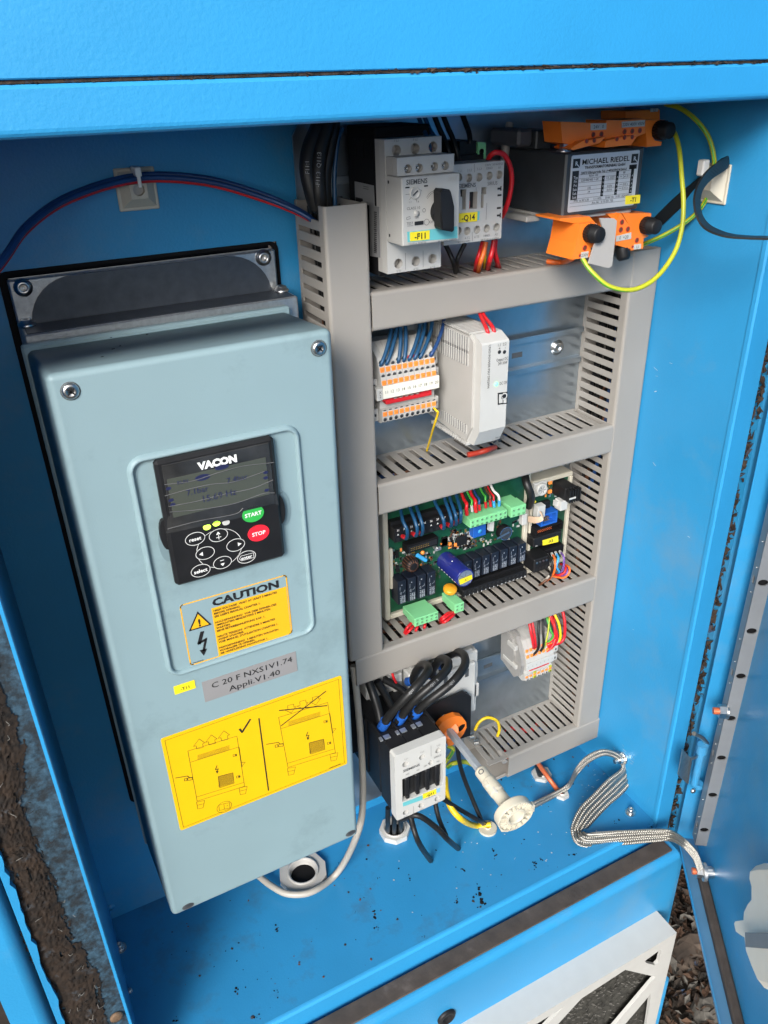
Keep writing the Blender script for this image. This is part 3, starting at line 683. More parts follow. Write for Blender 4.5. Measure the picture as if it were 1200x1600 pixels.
for X, Y, st, h in ((373, 603, 'reset', .0029), (399, 752, 'select', .0029), (614, 688, 'enter', .0027)):
    b, c = key(X, Y, .0066, .0047, BLACK, st, h, INKW)
    if st == 'enter': b.stroke([c + V((dx, -.00095, dz)) for dx, dz in ((-.0052, .0), (-.004, .0019), (.0052, .0019), (.0052, -.0019), (-.004, -.0019))], .0003, FN, INKW, True)
    b.obj('key', pad)
for X, Y, kind in ((482, 586, 'u'), (563, 632, 'r'), (420, 670, 'l'), (501, 714, 'd')):
    b, c = key(X, Y, .0064, .0047, BLACK, None, 0, INKW); e = c + V((0, -.00095, 0)); q = .0015
    T = {'u': ((0, .0028), (-q, .0006), (q, .0006)), 'd': ((0, -.0028), (-q, -.0006), (q, -.0006)), 'r': ((.0042, 0), (.0016, q), (.0016, -q)), 'l': ((-.0042, 0), (-.0016, q), (-.0016, -q))}[kind]
    b.poly([e + V((a, 0, d)) for a, d in T], INKW)
    if kind == 'u': b.quad_line(e + V((-.0016, 0, -.0016)), e + V((.0016, 0, -.0016)), .0005, FN, INKW); b.quad_line(e + V((0, 0, -.0031)), e + V((0, 0, -.0001)), .0005, FN, INKW)
    if kind == 'd': b.quad_line(e + V((-.0012, 0, .0018)), e + V((.0012, 0, .0018)), .0005, FN, INKW)
    b.obj('arrow_key', pad)
b = MB(); cc = (K(482, 586) + K(501, 714)) / 2
P = circ(V((K(490, 650).x, KY - .00012, cc.z)), FN, .0158, 48, 1, .93); P2 = circ(V((K(490, 650).x, KY - .00012, cc.z)), FN, .0158, 48, 1, .93)
b.stroke(P, .00035, FN, INKW, True); b.obj('key_ring_print', pad)
for X, Y, m, st in ((431, 552, LEDY, 'ready'), (475, 534, LEDY, 'run'), (520, 530, WHITE, 'fault')):
    b = MB(); b.ext(circ(K(X, Y, .0006), FN, .0026, 16, 1, .75), (0, .0006, 0), m); b.text(st, K(X - 8, Y - 20), .0018, INKG); b.obj('indicator_lamp', pad)
# caution sticker
YS = YV - .0004; Cc = lambda X, Y, d=.0: ck(X, Y, YS - d)
b = MB(); P = [Cc(300, 916), Cc(802, 774), Cc(831, 1047), Cc(352, 1202)]
x0 = (P[0].x + P[3].x) / 2; x1 = (P[1].x + P[2].x) / 2; z1 = (P[0].z + P[1].z) / 2; z0 = (P[2].z + P[3].z) / 2
b.ext(rrect(x0, x1, z0, z1, .0025, YS), (0, .0005, 0), DRIVE)
bd = [p + V((0, -.0001, 0)) for p in rrect(x0 + .0004, x1 - .0004, z0 + .0004, z1 - .0004, .002, YS)]; b.stroke(bd, .0009, FN, AMB, True)
W_, H_ = x1 - x0, z1 - z0; SP = lambda u, v, d=.0002: V((x0 + u * W_, YS - d, z1 - v * H_))
b.poly([SP(.27, .19), SP(.985, .19), SP(.985, .985), SP(.27, .985)], AMB)
b.text('CAUTION', SP(.60, .105), .0062, INK, w=W_ * .63, bold=.055)
lines = ['HIGH VOLTAGE!  WAIT AT LEAST 5 MINUTES', 'BEFORE OPENING.', "SEE USER'S MANUAL CHAPTER 1.", '', 'HOCHSPANNUNG!  VOR DEM \u00d6FFNEN DES', 'UMRICHTERS MINDESTENS 5 MINUTEN', 'WARTEN.', 'SIEHE BETRIEBSANLEITUNG KAP. 1.', '', 'HAUTE TENSION!  ATTENDRE 5 MINUTES', "AVANT D'OUVRIR.", "VOIR MANUEL D'UTILISATION CHAPITRE 1.", '', 'HOOGSPANNING!  5 MINUTEN WACHTEN', 'VOORALEER TE OPENEN.', 'ZIE HANDLEIDING HOOFDSTUK 1.']
for i, s_ in enumerate(lines):
    if s_: b.text(s_, SP(.285, .235 + i * .0475, .0003), .00175, INK, al='L', bold=.035)
b.poly([SP(.04, .44, .0003), SP(.145, .17, .0003), SP(.25, .44, .0003)], INK); b.poly([SP(.063, .42, .0004), SP(.145, .21, .0004), SP(.227, .42, .0004)], AMB)
b.text('!', SP(.145, .345, .0005), .0062, INK, bold=.05)
bolt = [(.145, .52), (.10, .68), (.145, .665), (.122, .80), (.10, .79), (.13, .875), (.172, .80), (.148, .80), (.19, .62), (.145, .64), (.175, .53)]
for A_ in ([(.14, .50), (.095, .68), (.125, .70), (.175, .505)], [(.105, .66), (.10, .70), (.185, .66), (.19, .62)], [(.165, .65), (.19, .64), (.15, .83), (.128, .82)], [(.105, .79), (.135, .90), (.175, .80)]): b.poly([SP(u, v, .0003) for u, v in A_], INK)
b.text('MC00410', SP(.03, .965, .0003), .0014, INK, al='L')
b.obj('caution_sticker', covr)
# small labels
def label(px4, m, y=YS, r=.0004):
    P = [at(*p, y) for p in px4]; b = MB(); x0 = (P[0].x + P[3].x) / 2; x1 = (P[1].x + P[2].x) / 2; z1 = (P[0].z + P[1].z) / 2; z0 = (P[2].z + P[3].z) / 2
    b.ext(rrect(x0, x1, z0, z1, r, y, 2), (0, .0005, 0), m); return b, (lambda u, v, d=.0002: V((x0 + u * (x1 - x0), y - d, z1 - v * (z1 - z0)))), x1 - x0, z1 - z0
b, L_, W_, H_ = label(((316, 1067), (462, 1017), (465, 1048), (320, 1098)), GREYLAB); b.text('C 20 F NXS1V1.74', L_(.52, .29), .0052, INK, w=W_ * .86); b.text('Appli.V1.40', L_(.53, .72), .0052, INK, w=W_ * .55); b.obj('software_label', covr)
b, L_, W_, H_ = label(((271, 1072), (304, 1064), (306, 1076), (273, 1085)), YEL2); b.text('-T11', L_(.5, .52), .0028, INK); b.obj('device_tag', covr)
# yellow pictogram sticker
b = MB(); cs = crop(220, 1000, 1200 / 380); Y0 = YS - .0002
P = [cs(97, 492, YS), cs(990, 172, YS), cs(1018, 608, YS), cs(197, 945, YS)]
x0 = (P[0].x + P[3].x) / 2; x1 = (P[1].x + P[2].x) / 2; z1 = (P[0].z + P[1].z) / 2; z0 = (P[2].z + P[3].z) / 2
b.ext(rrect(x0, x1, z0, z1, .002, YS), (0, .0005, 0), YEL)
b.stroke([p + V((0, -.0002, 0)) for p in rect3(x0 + .0028, x1 - .0028, z0 + .0028, z1 - .0028, YS)], .00028, FN, INK, True)
def st(pts, wd, closed=False): b.stroke([cs(X, Y, Y0) for X, Y in pts], wd, FN, INK, closed)
st([(583, 388), (630, 742)], .0011)
st([(488, 440), (500, 455), (540, 392)], .0016)
def machine(o, crossed):
    q = lambda L: [(X + o[0], Y + o[1]) for X, Y in L]
    t_ = .00032
    st(q([(232, 548), (474, 474), (512, 722), (278, 795)]), t_, True)
    st(q([(243, 604), (483, 528)]), t_); st(q([(275, 775), (508, 703)]), t_)
    for k in range(6): st(q([(280, 570 + k * 4), (438, 520 + k * 4)]), .0002)
    st(q([(484, 530), (498, 625)]), .0007); st(q([(498, 605), (516, 603), (505, 615), (500, 625)]), t_)
    for X, Y in ((275, 800), (485, 730)): st(q([(X, Y), (X + 40, Y - 8), (X + 32, Y + 28), (X + 6, Y + 34)]), t_, True); st(q([(X + 2, Y + 16), (X + 36, Y + 8)]), t_)
    for k in range(17): st(q([(384, 676 + k * 3.1), (455, 655 + k * 3.1)]), .00028)
    st(q([(382, 674), (454, 655), (460, 706), (390, 729)]), .0004, True)
    for X, Y in ((464, 568), (481, 674)): st(q([(X - 9, Y - 2), (X + 8, Y - 6), (X + 9, Y + 4), (X - 8, Y + 8)]), t_, True); st(q([(X + 2, Y), (X + 7, Y)]), .0012)
    st(q([(376, 620), (368, 640), (382, 636), (375, 652)]), .0007); b.poly([cs(X + o[0], Y + o[1], Y0) for X, Y in ((370, 646), (384, 648), (376, 660))], INK)
    st(q([(172, 681), (230, 671), (240, 680), (256, 676)]), .0006); st(q([(215, 685), (228, 682), (228, 694), (215, 696)]), .0004, True); st(q([(230, 683), (254, 678), (254, 690), (232, 693)]), .0004, True)
    for X, Y in ((288, 495), (348, 475), (410, 455)):
        A_ = [(0, -12), (28, 8), (17, 12), (20, 30), (-12, 38), (-15, 22), (-28, 25)] if not crossed else [(-12, -10), (18, -18), (20, -2), (30, -6), (6, 26), (-26, 12), (-10, 8)]
        st(q([(X + a, Y + d + 5) for a, d in A_]), t_, True)
machine((0, 0), False); machine((448, -166), True) if True else None
st([(684, 348), (918, 324)], .0010); st([(693, 423), (913, 253)], .0010)
b.stroke(circ(cs(412, 824, Y0), FN, .0062, 30, 1, .95), .0003, FN, INK, True)
st([(385, 815), (410, 808), (412, 835), (388, 842)], .0003, True); st([(410, 808), (437, 803), (440, 828), (412, 835)], .0003, True); b.text('A', cs(426, 817, Y0), .0013, INK)
b.text('0380DPA200', cs(956, 622, Y0), .0015, INK)
b.obj('pictogram_sticker', covr)
# ------------------------------------------------------------------ device helpers
def cbx(c, XL, YT, YB, XR, YR, y):
    a = c(XL, YT, y); return a.x, c(XR, YR, y).x, c(XL, YB, y).z, a.z          # x0, x1, z0, z1
def wire(name, label, pts, r, m, cat='wire', group=None, ends=()):
    b = MB(); b.tube(pts, r, m, 8, 6)
    if m is GNYE: b.tube([V(p) + V((-.72, -.62, -.30)) * r * .48 for p in pts], r * .58, GREENW, 8, 6)
    o = b.obj(name); tag(o, label, cat, group)
    for p, q, rr_, mm in ends:
        e = MB(); e.cyl(p, q, rr_, mm, 10); e.obj('ferrule', o)
    return o
def tag_plate(c, P, y, text, parent, h, name='device_tag', m=None):
    b = MB(); pts = [c(*p, y) for p in P]; b.ext(pts, (0, .0005, 0), m or YEL2); X = (pts[1] - pts[0]).normalized(); Y = (pts[0] - pts[3]); Y = (Y - X * Y.dot(X)).normalized()
    cc = sum(pts, V((0, 0, 0))) / 4; b.text(text, cc, h, INK, X=FX, Y=FY, off=.0003, bold=.035); return b.obj(name, parent)
# ------------------------------------------------------------------ motor protection switch
c8 = crop(590, 200, 5.714)
t = thing('motor_protection_switch', 'light grey motor protection switch with a black rotary lever and yellow tag -F11', 'circuit breaker', (.149, -.03, .366))
X0, X1 = .1268, .1722
b = MB(); b.box(X0 + .0004, X1 - .0004, -.055, -.008, .366, .468, BLACKM, .001); b.box(X0 - .0006, X1, -.034, -.020, .402, .420, BLACK, .001)
for k in range(3): b.box(X0 - .0002, X0 + .003, -.05 + k * .013, -.046 + k * .013, .447, .459, BLACKM)
b.obj('rear_body', t)
def term_plate(b, x0, x1, z0, z1, y, holes, th, m, r=.0032, mb=None):
    b.plate(rect3(x0, x1, z0, z1, y), [circ((hx, y, hz), FN, r, 16) for hx, hz in holes], (0, th, 0), m, DEVG, mb or DEVG)
b = MB(); yb_ = -.070
hl = [(c8(X, Y, yb_).x, c8(X, Y, yb_).z) for X, Y in ((168, 200), (335, 185), (495, 170), (187, 1212), (341, 1190), (490, 1168))]
term_plate(b, X0, X1, .3705, .4605, yb_, hl, .008, LGREY, .0036); b.box(X0, X1, yb_ + .0082, -.0552, .3705, .4605, DEVG)
for px in (.1418, .1568): b.quad_line(V((px, yb_ - .0001, .372)), V((px, yb_ - .0001, .384)), .0003, FN, INKG)
for X, Y, s_ in ((187, 1277, '2 T1'), (341, 1258, '4 T2'), (490, 1240, '6 T3'), (168, 112, '1 L1'), (335, 100, '3 L2')): b.text(s_, c8(X, Y, yb_), .0016, INKG)
b.obj('terminal_housing', t)
b = MB(); ya = -.0865
hl = [(c8(X, Y, ya).x, c8(X, Y, ya).z) for X, Y in ((272, 365), (372, 357), (508, 345), (605, 336))]
b.plate(rect3(X0 + .0006, X1 + .0004, .4385, .4500, ya), [circ((hx, ya, hz), FN, .0029, 16) for hx, hz in hl], (0, .006, 0), LGREY, DEVG, DEVG)
b.box(X0 + .0006, X1 + .0004, ya + .0062, -.0702, .4385, .4500, DEVG)
ax = b.obj('auxiliary_contact_block', t)
for k, (hx, hz) in enumerate(hl):
    b = MB(); screw(b, V((hx, ya + .0045, hz)), FN, .0024, STEEL if k < 2 else ALU, INK, .001); b.obj('clamp_screw', ax)
b = MB(); yf = -.094; b.box(X0, X1 + .0008, yf, -.0702, .3935, .4382, LGREY, .0007)
for z in (.434, .3985): b.box(X0 - .0001, X0 + .001, -.0755, -.0735, z - .001, z + .001, INK)
front = b.obj('operating_front', t)
b = MB(); y = yf - .0002; T8 = lambda s_, X, Y, h, m=INKG, **k: b.text(s_, c8(X, Y, y), h, m, **k)
T8('SIEMENS', 350, 476, .0032, INKG, w=.0165, bold=.03); T8('SIRIUS', 668, 452, .0026, DEVG, w=.0078); T8('CLASS 10', 320, 714, .0019, w=.0105); T8('15A', 350, 798, .0015); T8('TEST', 288, 850, .0018); T8('OFF', 486, 836, .0019); T8('1.1', 290, 660, .0014); T8('1.6', 358, 655, .0014); T8('3RV1021-1AA15', 620, 1003, .0015, w=.0155); T8('CLASS A  50/60 Hz', 355, 1027, .0013)
b.box(c8(330, 832, y).x, c8(408, 832, y).x, y - .0003, y, c8(330, 870, y).z, c8(330, 836, y).z, INK)
b.stroke(circ(c8(438, 840, y), FN, .0020, 20), .0003, FN, INKG, True); b.stroke(circ(c8(415, 735, y), FN, .0012, 12), .0003, FN, INKG, True)
for q in (((438, 620), (460, 585), (500, 560)), ((445, 630), (470, 595), (508, 568)), ((250, 595), (290, 590)), ((285, 640), (300, 615)), ((350, 655), (340, 625)), ((258, 800), (290, 790), (292, 810), (260, 818), (258, 800)), ((265, 876), (318, 872)), ((385, 550), (395, 565))): b.stroke([c8(*p, y) for p in q], .00025, FN, INKG)
b.box(c8(247, 527, y).x, c8(285, 527, y).x, y - .0001, y, c8(247, 540, y).z, c8(247, 527, y).z, INK); b.box(c8(414, 512, y).x, c8(450, 512, y).x, y - .0001, y, c8(414, 525, y).z, c8(414, 512, y).z, INK)
b.obj('front_print', front)
b = MB(); b.lathe(c8(332, 580, yf), (0, -1, 0), [(.0040, 0), (.0040, .0008), (.0034, .0012), (.003, .0006), (0, .0006)], LGREY, 22); b.fbox(c8(332, 580, yf) + V((0, -.0009, 0)), V((.8, 0, .6)), V((0, 1, 0)), V((-.6, 0, .8)), .0045, .0008, .0008, INKG); b.obj('setting_dial', front)
b = MB(); b.lathe(c8(347, 765, yf), (0, -1, 0), [(.0022, 0), (.0022, .0006), (0, .0006)], DEVG, 16); b.obj('test_button', front)
b = MB(); P = [c8(*p, y - .0002) for p in ((265, 928), (712, 877), (715, 982), (270, 1020))]; b.ext(P, (0, .0004, 0), TEAL); b.obj('teal_strip', front)
tag_plate(c8, ((290, 932), (465, 914), (464, 994), (292, 1012)), y - .0006, '-F11', front, .0040)
b = MB(); b.lathe(c8(565, 742, yf), (0, -1, 0), [(.0086, 0), (.0086, .0035), (.0078, .0045), (0, .0045)], BLACK, 28)
yk = -.1065; P = [c8(*p, yk) for p in ((556, 570), (575, 543), (640, 548), (655, 570), (684, 700), (682, 915), (665, 928), (575, 912), (562, 890), (560, 740))]
b.ext(P, (0, .0085, 0), BLACK); P2 = [c8(*p, yk - .0012) for p in ((564, 580), (580, 556), (630, 560), (645, 578), (674, 702), (670, 905), (585, 900), (570, 740))]; b.ext(P2, (0, .0012, 0), BLACK)
b.obj('rotary_lever', t)
b = MB(); cl = crop(440, 170, 3); LX = lambda X, Y: cl(X, Y, x=X0 - .0004)
b.ext([LX(*p) for p in ((342, 340), (430, 360), (434, 455), (457, 460), (462, 698), (415, 690), (410, 452), (345, 448))], (.0005, 0, 0), mat('matt_label', (.20, .20, .20), .6))
xx = X0 - .0006
for k in range(22): p = LX(440, 485 + k * 9); b.box(xx, xx + .0002, p.y - .0022, p.y + .0022, p.z - .0004 * random.uniform(.4, 1.4), p.z + .0004, INK)
for k in range(2): p = LX(395, 365 + k * 10); b.box(xx, xx + .0002, p.y - .004, p.y + .004, p.z - .0002, p.z + .0002, INK)
b.obj('side_label', t)
# ------------------------------------------------------------------ small contactor
t = thing('small_contactor', 'small white contactor with round terminal holes and yellow tag -Q14', 'contactor', (.203, -.03, .386))
x0, x1, z0, z1, y = .1745, .2262, .3858, .4412, -.0705
hl = []
for X, Y in ((725, 440), (815, 447), (907, 440), (998, 428), (1086, 418), (720, 920), (800, 920), (888, 908), (975, 898), (1062, 886)): p = c8(X, Y, y); hl.append((p.x, p.z))
b = MB(); wins = []
for Q in (((738, 550), (792, 545), (787, 728), (756, 730), (757, 615), (742, 615)), ((822, 572), (893, 566), (887, 720), (818, 724)), ((928, 530), (972, 527), (970, 592), (948, 594), (945, 712), (920, 716))): wins.append([c8(*p, y) for p in Q])
b.plate(rect3(x0, x1, z0, z1, y), [circ((hx, y, hz), FN, .0030, 16) for hx, hz in hl] + wins, (0, .006, 0), LGREY, DEVG, INK)
for i, (hx, hz) in enumerate(hl): b.poly(circ((hx, y + .0055, hz), FN, .0030, 14), DEVG)
fr2 = b.obj('front_plate', t)
b = MB(); b.box(x0, x1, y + .0062, -.045, z0 + .001, z1 - .0005, LGREY); b.box(x0 + .002, x1 - .0006, -.0452, -.008, z0 + .001, z1 + .004, BLACK, .001); b.obj('body', t)
b = MB(); yy = y - .0002; T8 = lambda s_, X, Y, h, m=INKG, **k: b.text(s_, c8(X, Y, yy), h, m, **k)
T8('SIEMENS', 800, 512, .0030, INKG, w=.0150, bold=.03); T8('SIRIUS', 1025, 492, .0027, INKG, w=.0088)
for X, Y, s_ in ((735, 382, '1 L1'), (820, 375, '3 L2'), (908, 364, '5 L3'), (998, 357, '13NO'), (1086, 352, 'A1'), (800, 980, '4 T2'), (884, 970, '6 T3'), (973, 958, '14NO'), (1058, 948, 'A2')): T8(s_, X, Y, .0017)
T8('3RT1016-1AP01', 1000, 992, .0016, w=.0165); T8('3RT1016-1AP01', 770, 1012, .0012); T8('230V 50/60HZ', 1040, 324, .0014, w=.0160)
for q in (((863, 330), (866, 395)), ((845, 930), (847, 1010)), ((975, 670), (968, 820)), ((880, 530), (880, 560)), ((864, 320), (866, 330))): b.stroke([c8(*p, yy) for p in q], .0003, FN, INKG)
for X, Y in ((1088, 600), (1082, 714)): p = c8(X, Y, yy); b.box(p.x - .0018, p.x + .0018, yy - .0001, yy, p.z - .0007, p.z + .0007, INK)
for X, Y, s_ in ((1088, 540, 1), (1082, 780, -1)):
    p = c8(X, Y, yy); b.box(p.x - .0018, p.x + .0018, yy - .0001, yy, p.z - .0007, p.z + .0007, INK); b.box(p.x + .0008, p.x + .0018, yy - .0001, yy, p.z - .0016 , p.z + .0016, INK)
b.obj('front_print', fr2)
b = MB(); p = c8(833, 695, y); b.box(p.x - .0018, p.x + .001, y + .003, y + .0055, p.z - .003, p.z + .003, REDP); b.obj('red_indicator', fr2)
b = MB(); b.ext([c8(*p, yy - .0001) for p in ((890, 745), (912, 742), (908, 820), (886, 825))], (0, .0003, 0), TEAL); b.obj('teal_strip', fr2)
tag_plate(c8, ((726, 765), (893, 748), (889, 832), (724, 845)), yy - .0006, '-Q14', fr2, .0040)
# green terminal on its top and black auxiliary block
t = thing('small_green_terminal', 'small green terminal with one dark hole above the small contactor', 'terminal', (.212, -.035, .445))
b = MB(); y = -.045; P = [c8(*p, y) for p in ((895, 125), (965, 130), (968, 270), (892, 282))]; b.plate(P, [circ(c8(928, 212, y), FN, .0022, 14)], (0, .004, 0), PCBL, INK, INK); b.ext([p + V((0, .0041, 0)) for p in P], (0, .02, 0), PCBL); b.obj('housing', t)
t = thing('suppressor_block', 'small black block beside the green terminal above the small contactor', 'module', (.2, -.035, .445))
b = MB(); P = [c8(*p, -.043) for p in ((735, 120), (885, 112), (890, 285), (730, 292))]; b.ext(P, (0, .03, 0), BLACK); b.obj('housing', t)
# ------------------------------------------------------------------ transformer
c6 = crop(820, 160, 5.4545)
tr_ = thing('control_transformer', 'dark grey control transformer with a silver rating plate and orange terminal blocks', 'transformer', (.307, -.045, .399))
b = MB(); X0, X1, Z0, Z1, y = .2687, .3455, .3992, .4448, -.0895
b.box(X0, X1, y, -.006, Z0, Z1, CHAR, .0014); b.obj('core_shroud', tr_)
b = MB(); b.box(X0 + .002, X1 - .003, y + .004, -.01, Z0 - .003, Z0 + .0001, DEVG, .0008); b.box(X0 - .004, X0 + .01, -.05, -.02, Z0 - .008, Z0 - .0032, LGREY, .0008); b.obj('foot_bracket', tr_)
b = MB(); b.box(.2560, .2700, -.046, -.006, .4475, .460, mat('dark_bracket', (.07, .07, .075), .5), .002); b.box(.27, .285, -.05, -.02, Z1 + .0002, Z1 + .014, CHAR, .001); b.obj('top_bracket', tr_)
b = MB(); c = c6(330, 425, -.075); b.cyl(c, c + V((0, 0, .0012)), .0058, STEEL, 16); hexnut(b, c + V((0, 0, .0012)), (0, 0, 1), .0036, .0045, STEEL); b.obj('clamp_bolt', tr_)
b = MB(); P = [c6(*p, y - .0006) for p in ((405, 452), (970, 408), (940, 880), (366, 932))]
lx0 = (P[0].x + P[3].x) / 2; lx1 = (P[1].x + P[2].x) / 2; lz1 = (P[0].z + P[1].z) / 2; lz0 = (P[2].z + P[3].z) / 2
b.ext(rrect(lx0, lx1, lz0, lz1, .0012, y - .0006, 3), (0, .0006, 0), SILVER); W_, H_ = lx1 - lx0, lz1 - lz0
L_ = lambda u, v: V((lx0 + u * W_, y - .0008, lz1 - v * H_))
b.text('MICHAEL RIEDEL', L_(.5, .125), .0038, INK, w=W_ * .70, bold=.02); b.text('TRANSFORMATORENBAU GmbH', L_(.49, .225), .0021, INK, w=W_ * .60, bold=.03); b.text('28870 Elbingerode Tel. (+49)039454/544-0', L_(.48, .315), .0018, INK, w=W_ * .68, bold=.02)
for u in (.02, .88):
    q = L_(u, .06); b.ext([L_(u, .06), L_(u + .10, .06), L_(u + .10, .22), L_(u, .22)], (0, .0001, 0), INK); b.text('R', L_(u + .05, .14) + V((0, -.0001, 0)), .0030, SILVER, bold=.04); b.quad_line(L_(u + .06, .16) + V((0, -.0002, 0)), L_(u + .095, .215) + V((0, -.0002, 0)), .0006, FN, SILVER)
def blk(u0, u1, v0, v1): b.poly([L_(u0, v0), L_(u1, v0), L_(u1, v1), L_(u0, v1)], INK)
blk(.02, .115, .27, .78); blk(.46, .50, .40, .77); blk(.67, .71, .34, .77); blk(.895, .94, .28, .77); blk(.86, .975, .25, .33)
for k, s_ in enumerate(('Typ', 'Pri', 'Pri', 'Sek', 'Sek', 'Sek')): b.text(s_, L_(.07, .385 + k * .07) + V((0, -.0002, 0)), .0021, SILVER)
for k in range(8): b.quad_line(L_(.12, .345 + k * .07), L_(.90, .345 + k * .07 ), .00018, FN, INK)
for v in (.835, .90): b.quad_line(L_(.02, v), L_(.97, v), .00018, FN, INK)
for u, v, s_ in ((.33, .375, 'REIA 100'), (.28, .445, '220/400/450 +-20'), (.28, .59, '230'), (.28, .66, '24'), (.585, .445, '1.0...0.22'), (.585, .59, '0,036'), (.585, .66, '0,416'), (.79, .375, '80'), (.80, .445, '>> 2x1,0 t'), (.80, .59, '>> 0,05 t'), (.80, .66, '>> 0,315 t'), (.18, .80, 'IP00  ta 50\u00b0C/B'), (.42, .80, 'S 1100%'), (.60, .80, '50/60 Hz'), (.82, .80, '10.01  SO0ARE12'), (.5, .868, 'Art.-Nr.  0 10 031 735')): b.text(s_, L_(u, v), .0017, INK)
for k in range(5):
    for u, s_ in ((.48, 'V'), (.69, 'A'), (.918, 'A')): b.text(s_, L_(u, .445 + k * .07) + V((0, -.0002, 0)), .0016, SILVER)
b.obj('rating_plate', tr_)
tag_plate(c6, ((862, 798), (985, 786), (980, 858), (858, 870)), y - .0012, '-T1', tr_, .0034)
def ostrip(polys, holes, labs, nm='terminal_block', rot=False):
    b = MB()
    for P, yy, dp in polys: b.ext([c6(*p, yy) for p in P], (0, dp, 0), ORANGE)
    o = b.obj(nm, tr_)
    if holes:
        b = MB()
        for X, Y, yy, r in holes: p = c6(X, Y, yy - .0001); b.lathe(p, (0, -1, 0), [(r, 0), (r * .98, .0003), (r * .8, .0003), (r * .75, .0)], REDP, 12); b.poly(circ(p + V((0, -.0001, 0)), FN, r * .78, 12), BRW)
        b.obj('wire_entry', o, kind='stuff')
    for P, yy, tx, h in labs:
        b = MB(); pts = [c6(*p, yy) for p in P]; b.ext(pts, (0, .0004, 0), WHITE); cc = sum(pts, V((0, 0, 0))) / 4
        b.text(tx, cc, h, INK); b.obj('marking_strip', o)
    return o
ya = -.080
ostrip([(((305, 165), (560, 172), (695, 180), (690, 300), (560, 320), (420, 372), (322, 345)), ya, .022), (((480, 335), (690, 292), (640, 345), (410, 408), (388, 394)), ya - .007, .02)],
       [(583, 275, ya, .0020), (652, 270, ya, .0020), (527, 330, ya - .007, .0017), (592, 325, ya - .007, .0017)], [(((562, 180), (697, 176), (694, 230), (562, 238)), ya - .0006, '24V   0', .0025)])
ostrip([(((695, 152), (830, 152), (1030, 140), (1028, 262), (960, 290), (690, 320)), ya, .024), (((800, 300), (965, 278), (905, 362), (680, 385), (690, 330)), ya - .007, .02)],
       [(850, 250, ya, .0020), (915, 245, ya, .0020), (980, 240, ya, .0020), (785, 312, ya - .007, .0017), (850, 300, ya - .007, .0017), (915, 296, ya - .007, .0017)], [(((828, 165), (1025, 150), (1022, 203), (828, 215)), ya - .0006, '220V 400V 450V', .0024)])
ostrip([(((860, 75), (1150, 62), (1150, 160), (860, 150)), -.050, .03), (((1030, 152), (1190, 150), (1190, 188), (1120, 200), (1085, 240), (1085, 290), (1110, 325), (1168, 335), (1160, 368), (1040, 380)), -.078, .03)], [], [(((1072, 52), (1138, 50), (1136, 78), (1072, 82)), -.0506, '12', .0022)])
yl = -.108
ostrip([(((470, 1036), (600, 1024), (655, 1085), (642, 1182), (565, 1238), (552, 1318), (400, 1340), (440, 1200)), yl, .032), (((300, 990), (552, 972), (600, 1026), (472, 1040), (300, 1010)), yl + .006, .03)], [(511, 1240, yl, .0022), (470, 1305, yl, .0012)], [(((482, 1278), (545, 1268), (538, 1322), (478, 1330)), yl - .0006, '230V', .0024)], 'fuse_holder')
ostrip([(((770, 1010), (818, 945), (880, 1035), (913, 1045), (905, 1250), (775, 1215)), -.092, .03), (((700, 950), (820, 942), (815, 1010), (770, 1020)), -.088, .03)], [(828, 1020, -.092, .0022), (818, 1085, -.092, .0022), (878, 1080, -.092, .0022)], [(((780, 1140), (908, 1108), (906, 1162), (778, 1186)), -.0926, '0  +20', .0027)])
ostrip([(((830, 945), (1078, 944), (1072, 1005), (1010, 1010), (975, 1060), (985, 1110), (1058, 1138), (1012, 1160), (1008, 1245), (905, 1262), (912, 1045), (880, 1032)), -.088, .03)], [(955, 1175, -.088, .0022), (918, 1230, -.088, .0011)], [(((932, 1212), (992, 1205), (988, 1248), (930, 1254)), -.0886, 'L1', .0022)], 'fuse_holder')
def knob(X, Y, yy, r, l):
    b = MB(); c = c6(X, Y, yy); b.lathe(c, (0, -1, 0), [(r * .8, 0), (r, .0002), (r, l * .55), (r * .9, l * .6), (r * .88, l), (r * .7, l + .0008), (0, l + .0008)], BLACK, 20)
    for k in range(20): a = k * math.pi / 10; b.fbox(c + V((math.cos(a) * r, -l * .3, math.sin(a) * r)), V((math.cos(a), 0, math.sin(a))), V((0, 1, 0)), V((-math.sin(a), 0, math.cos(a))), .0006, l * .5, .0007, BLACK)
    b.obj('fuse_cap', tr_)
knob(548, 1112, yl, .0066, .012); knob(1025, 1045, -.088, .0066, .013); knob(1135, 235, -.078, .0068, .013)
b = MB(); c = c6(835, 1280, -.088); b.lathe(c, (0, -.4, -1), [(.0055, -.006), (.0055, .004), (.004, .006), (0, .006)], BLACK, 16); b.obj('fuse_cap', tr_)
b = MB(); P = [c6(*p, -.116) for p in ((640, 985), (762, 988), (785, 1010), (772, 1150), (745, 1388), (718, 1413), (545, 1372), (600, 1200), (660, 1195), (668, 1085))]
b.ext(P, (0, .0014, 0), mat('insulating_sheet', (.36, .34, .32), .5, var=.03)); b.obj('insulating_plate', tr_)
b = MB(); b.ext([c6(*p, -.1095) for p in ((600, 1030), (680, 1085), (672, 1190), (640, 1205), (645, 1080))], (0, .004, 0), LGREY); b.obj('plate_clip', tr_)
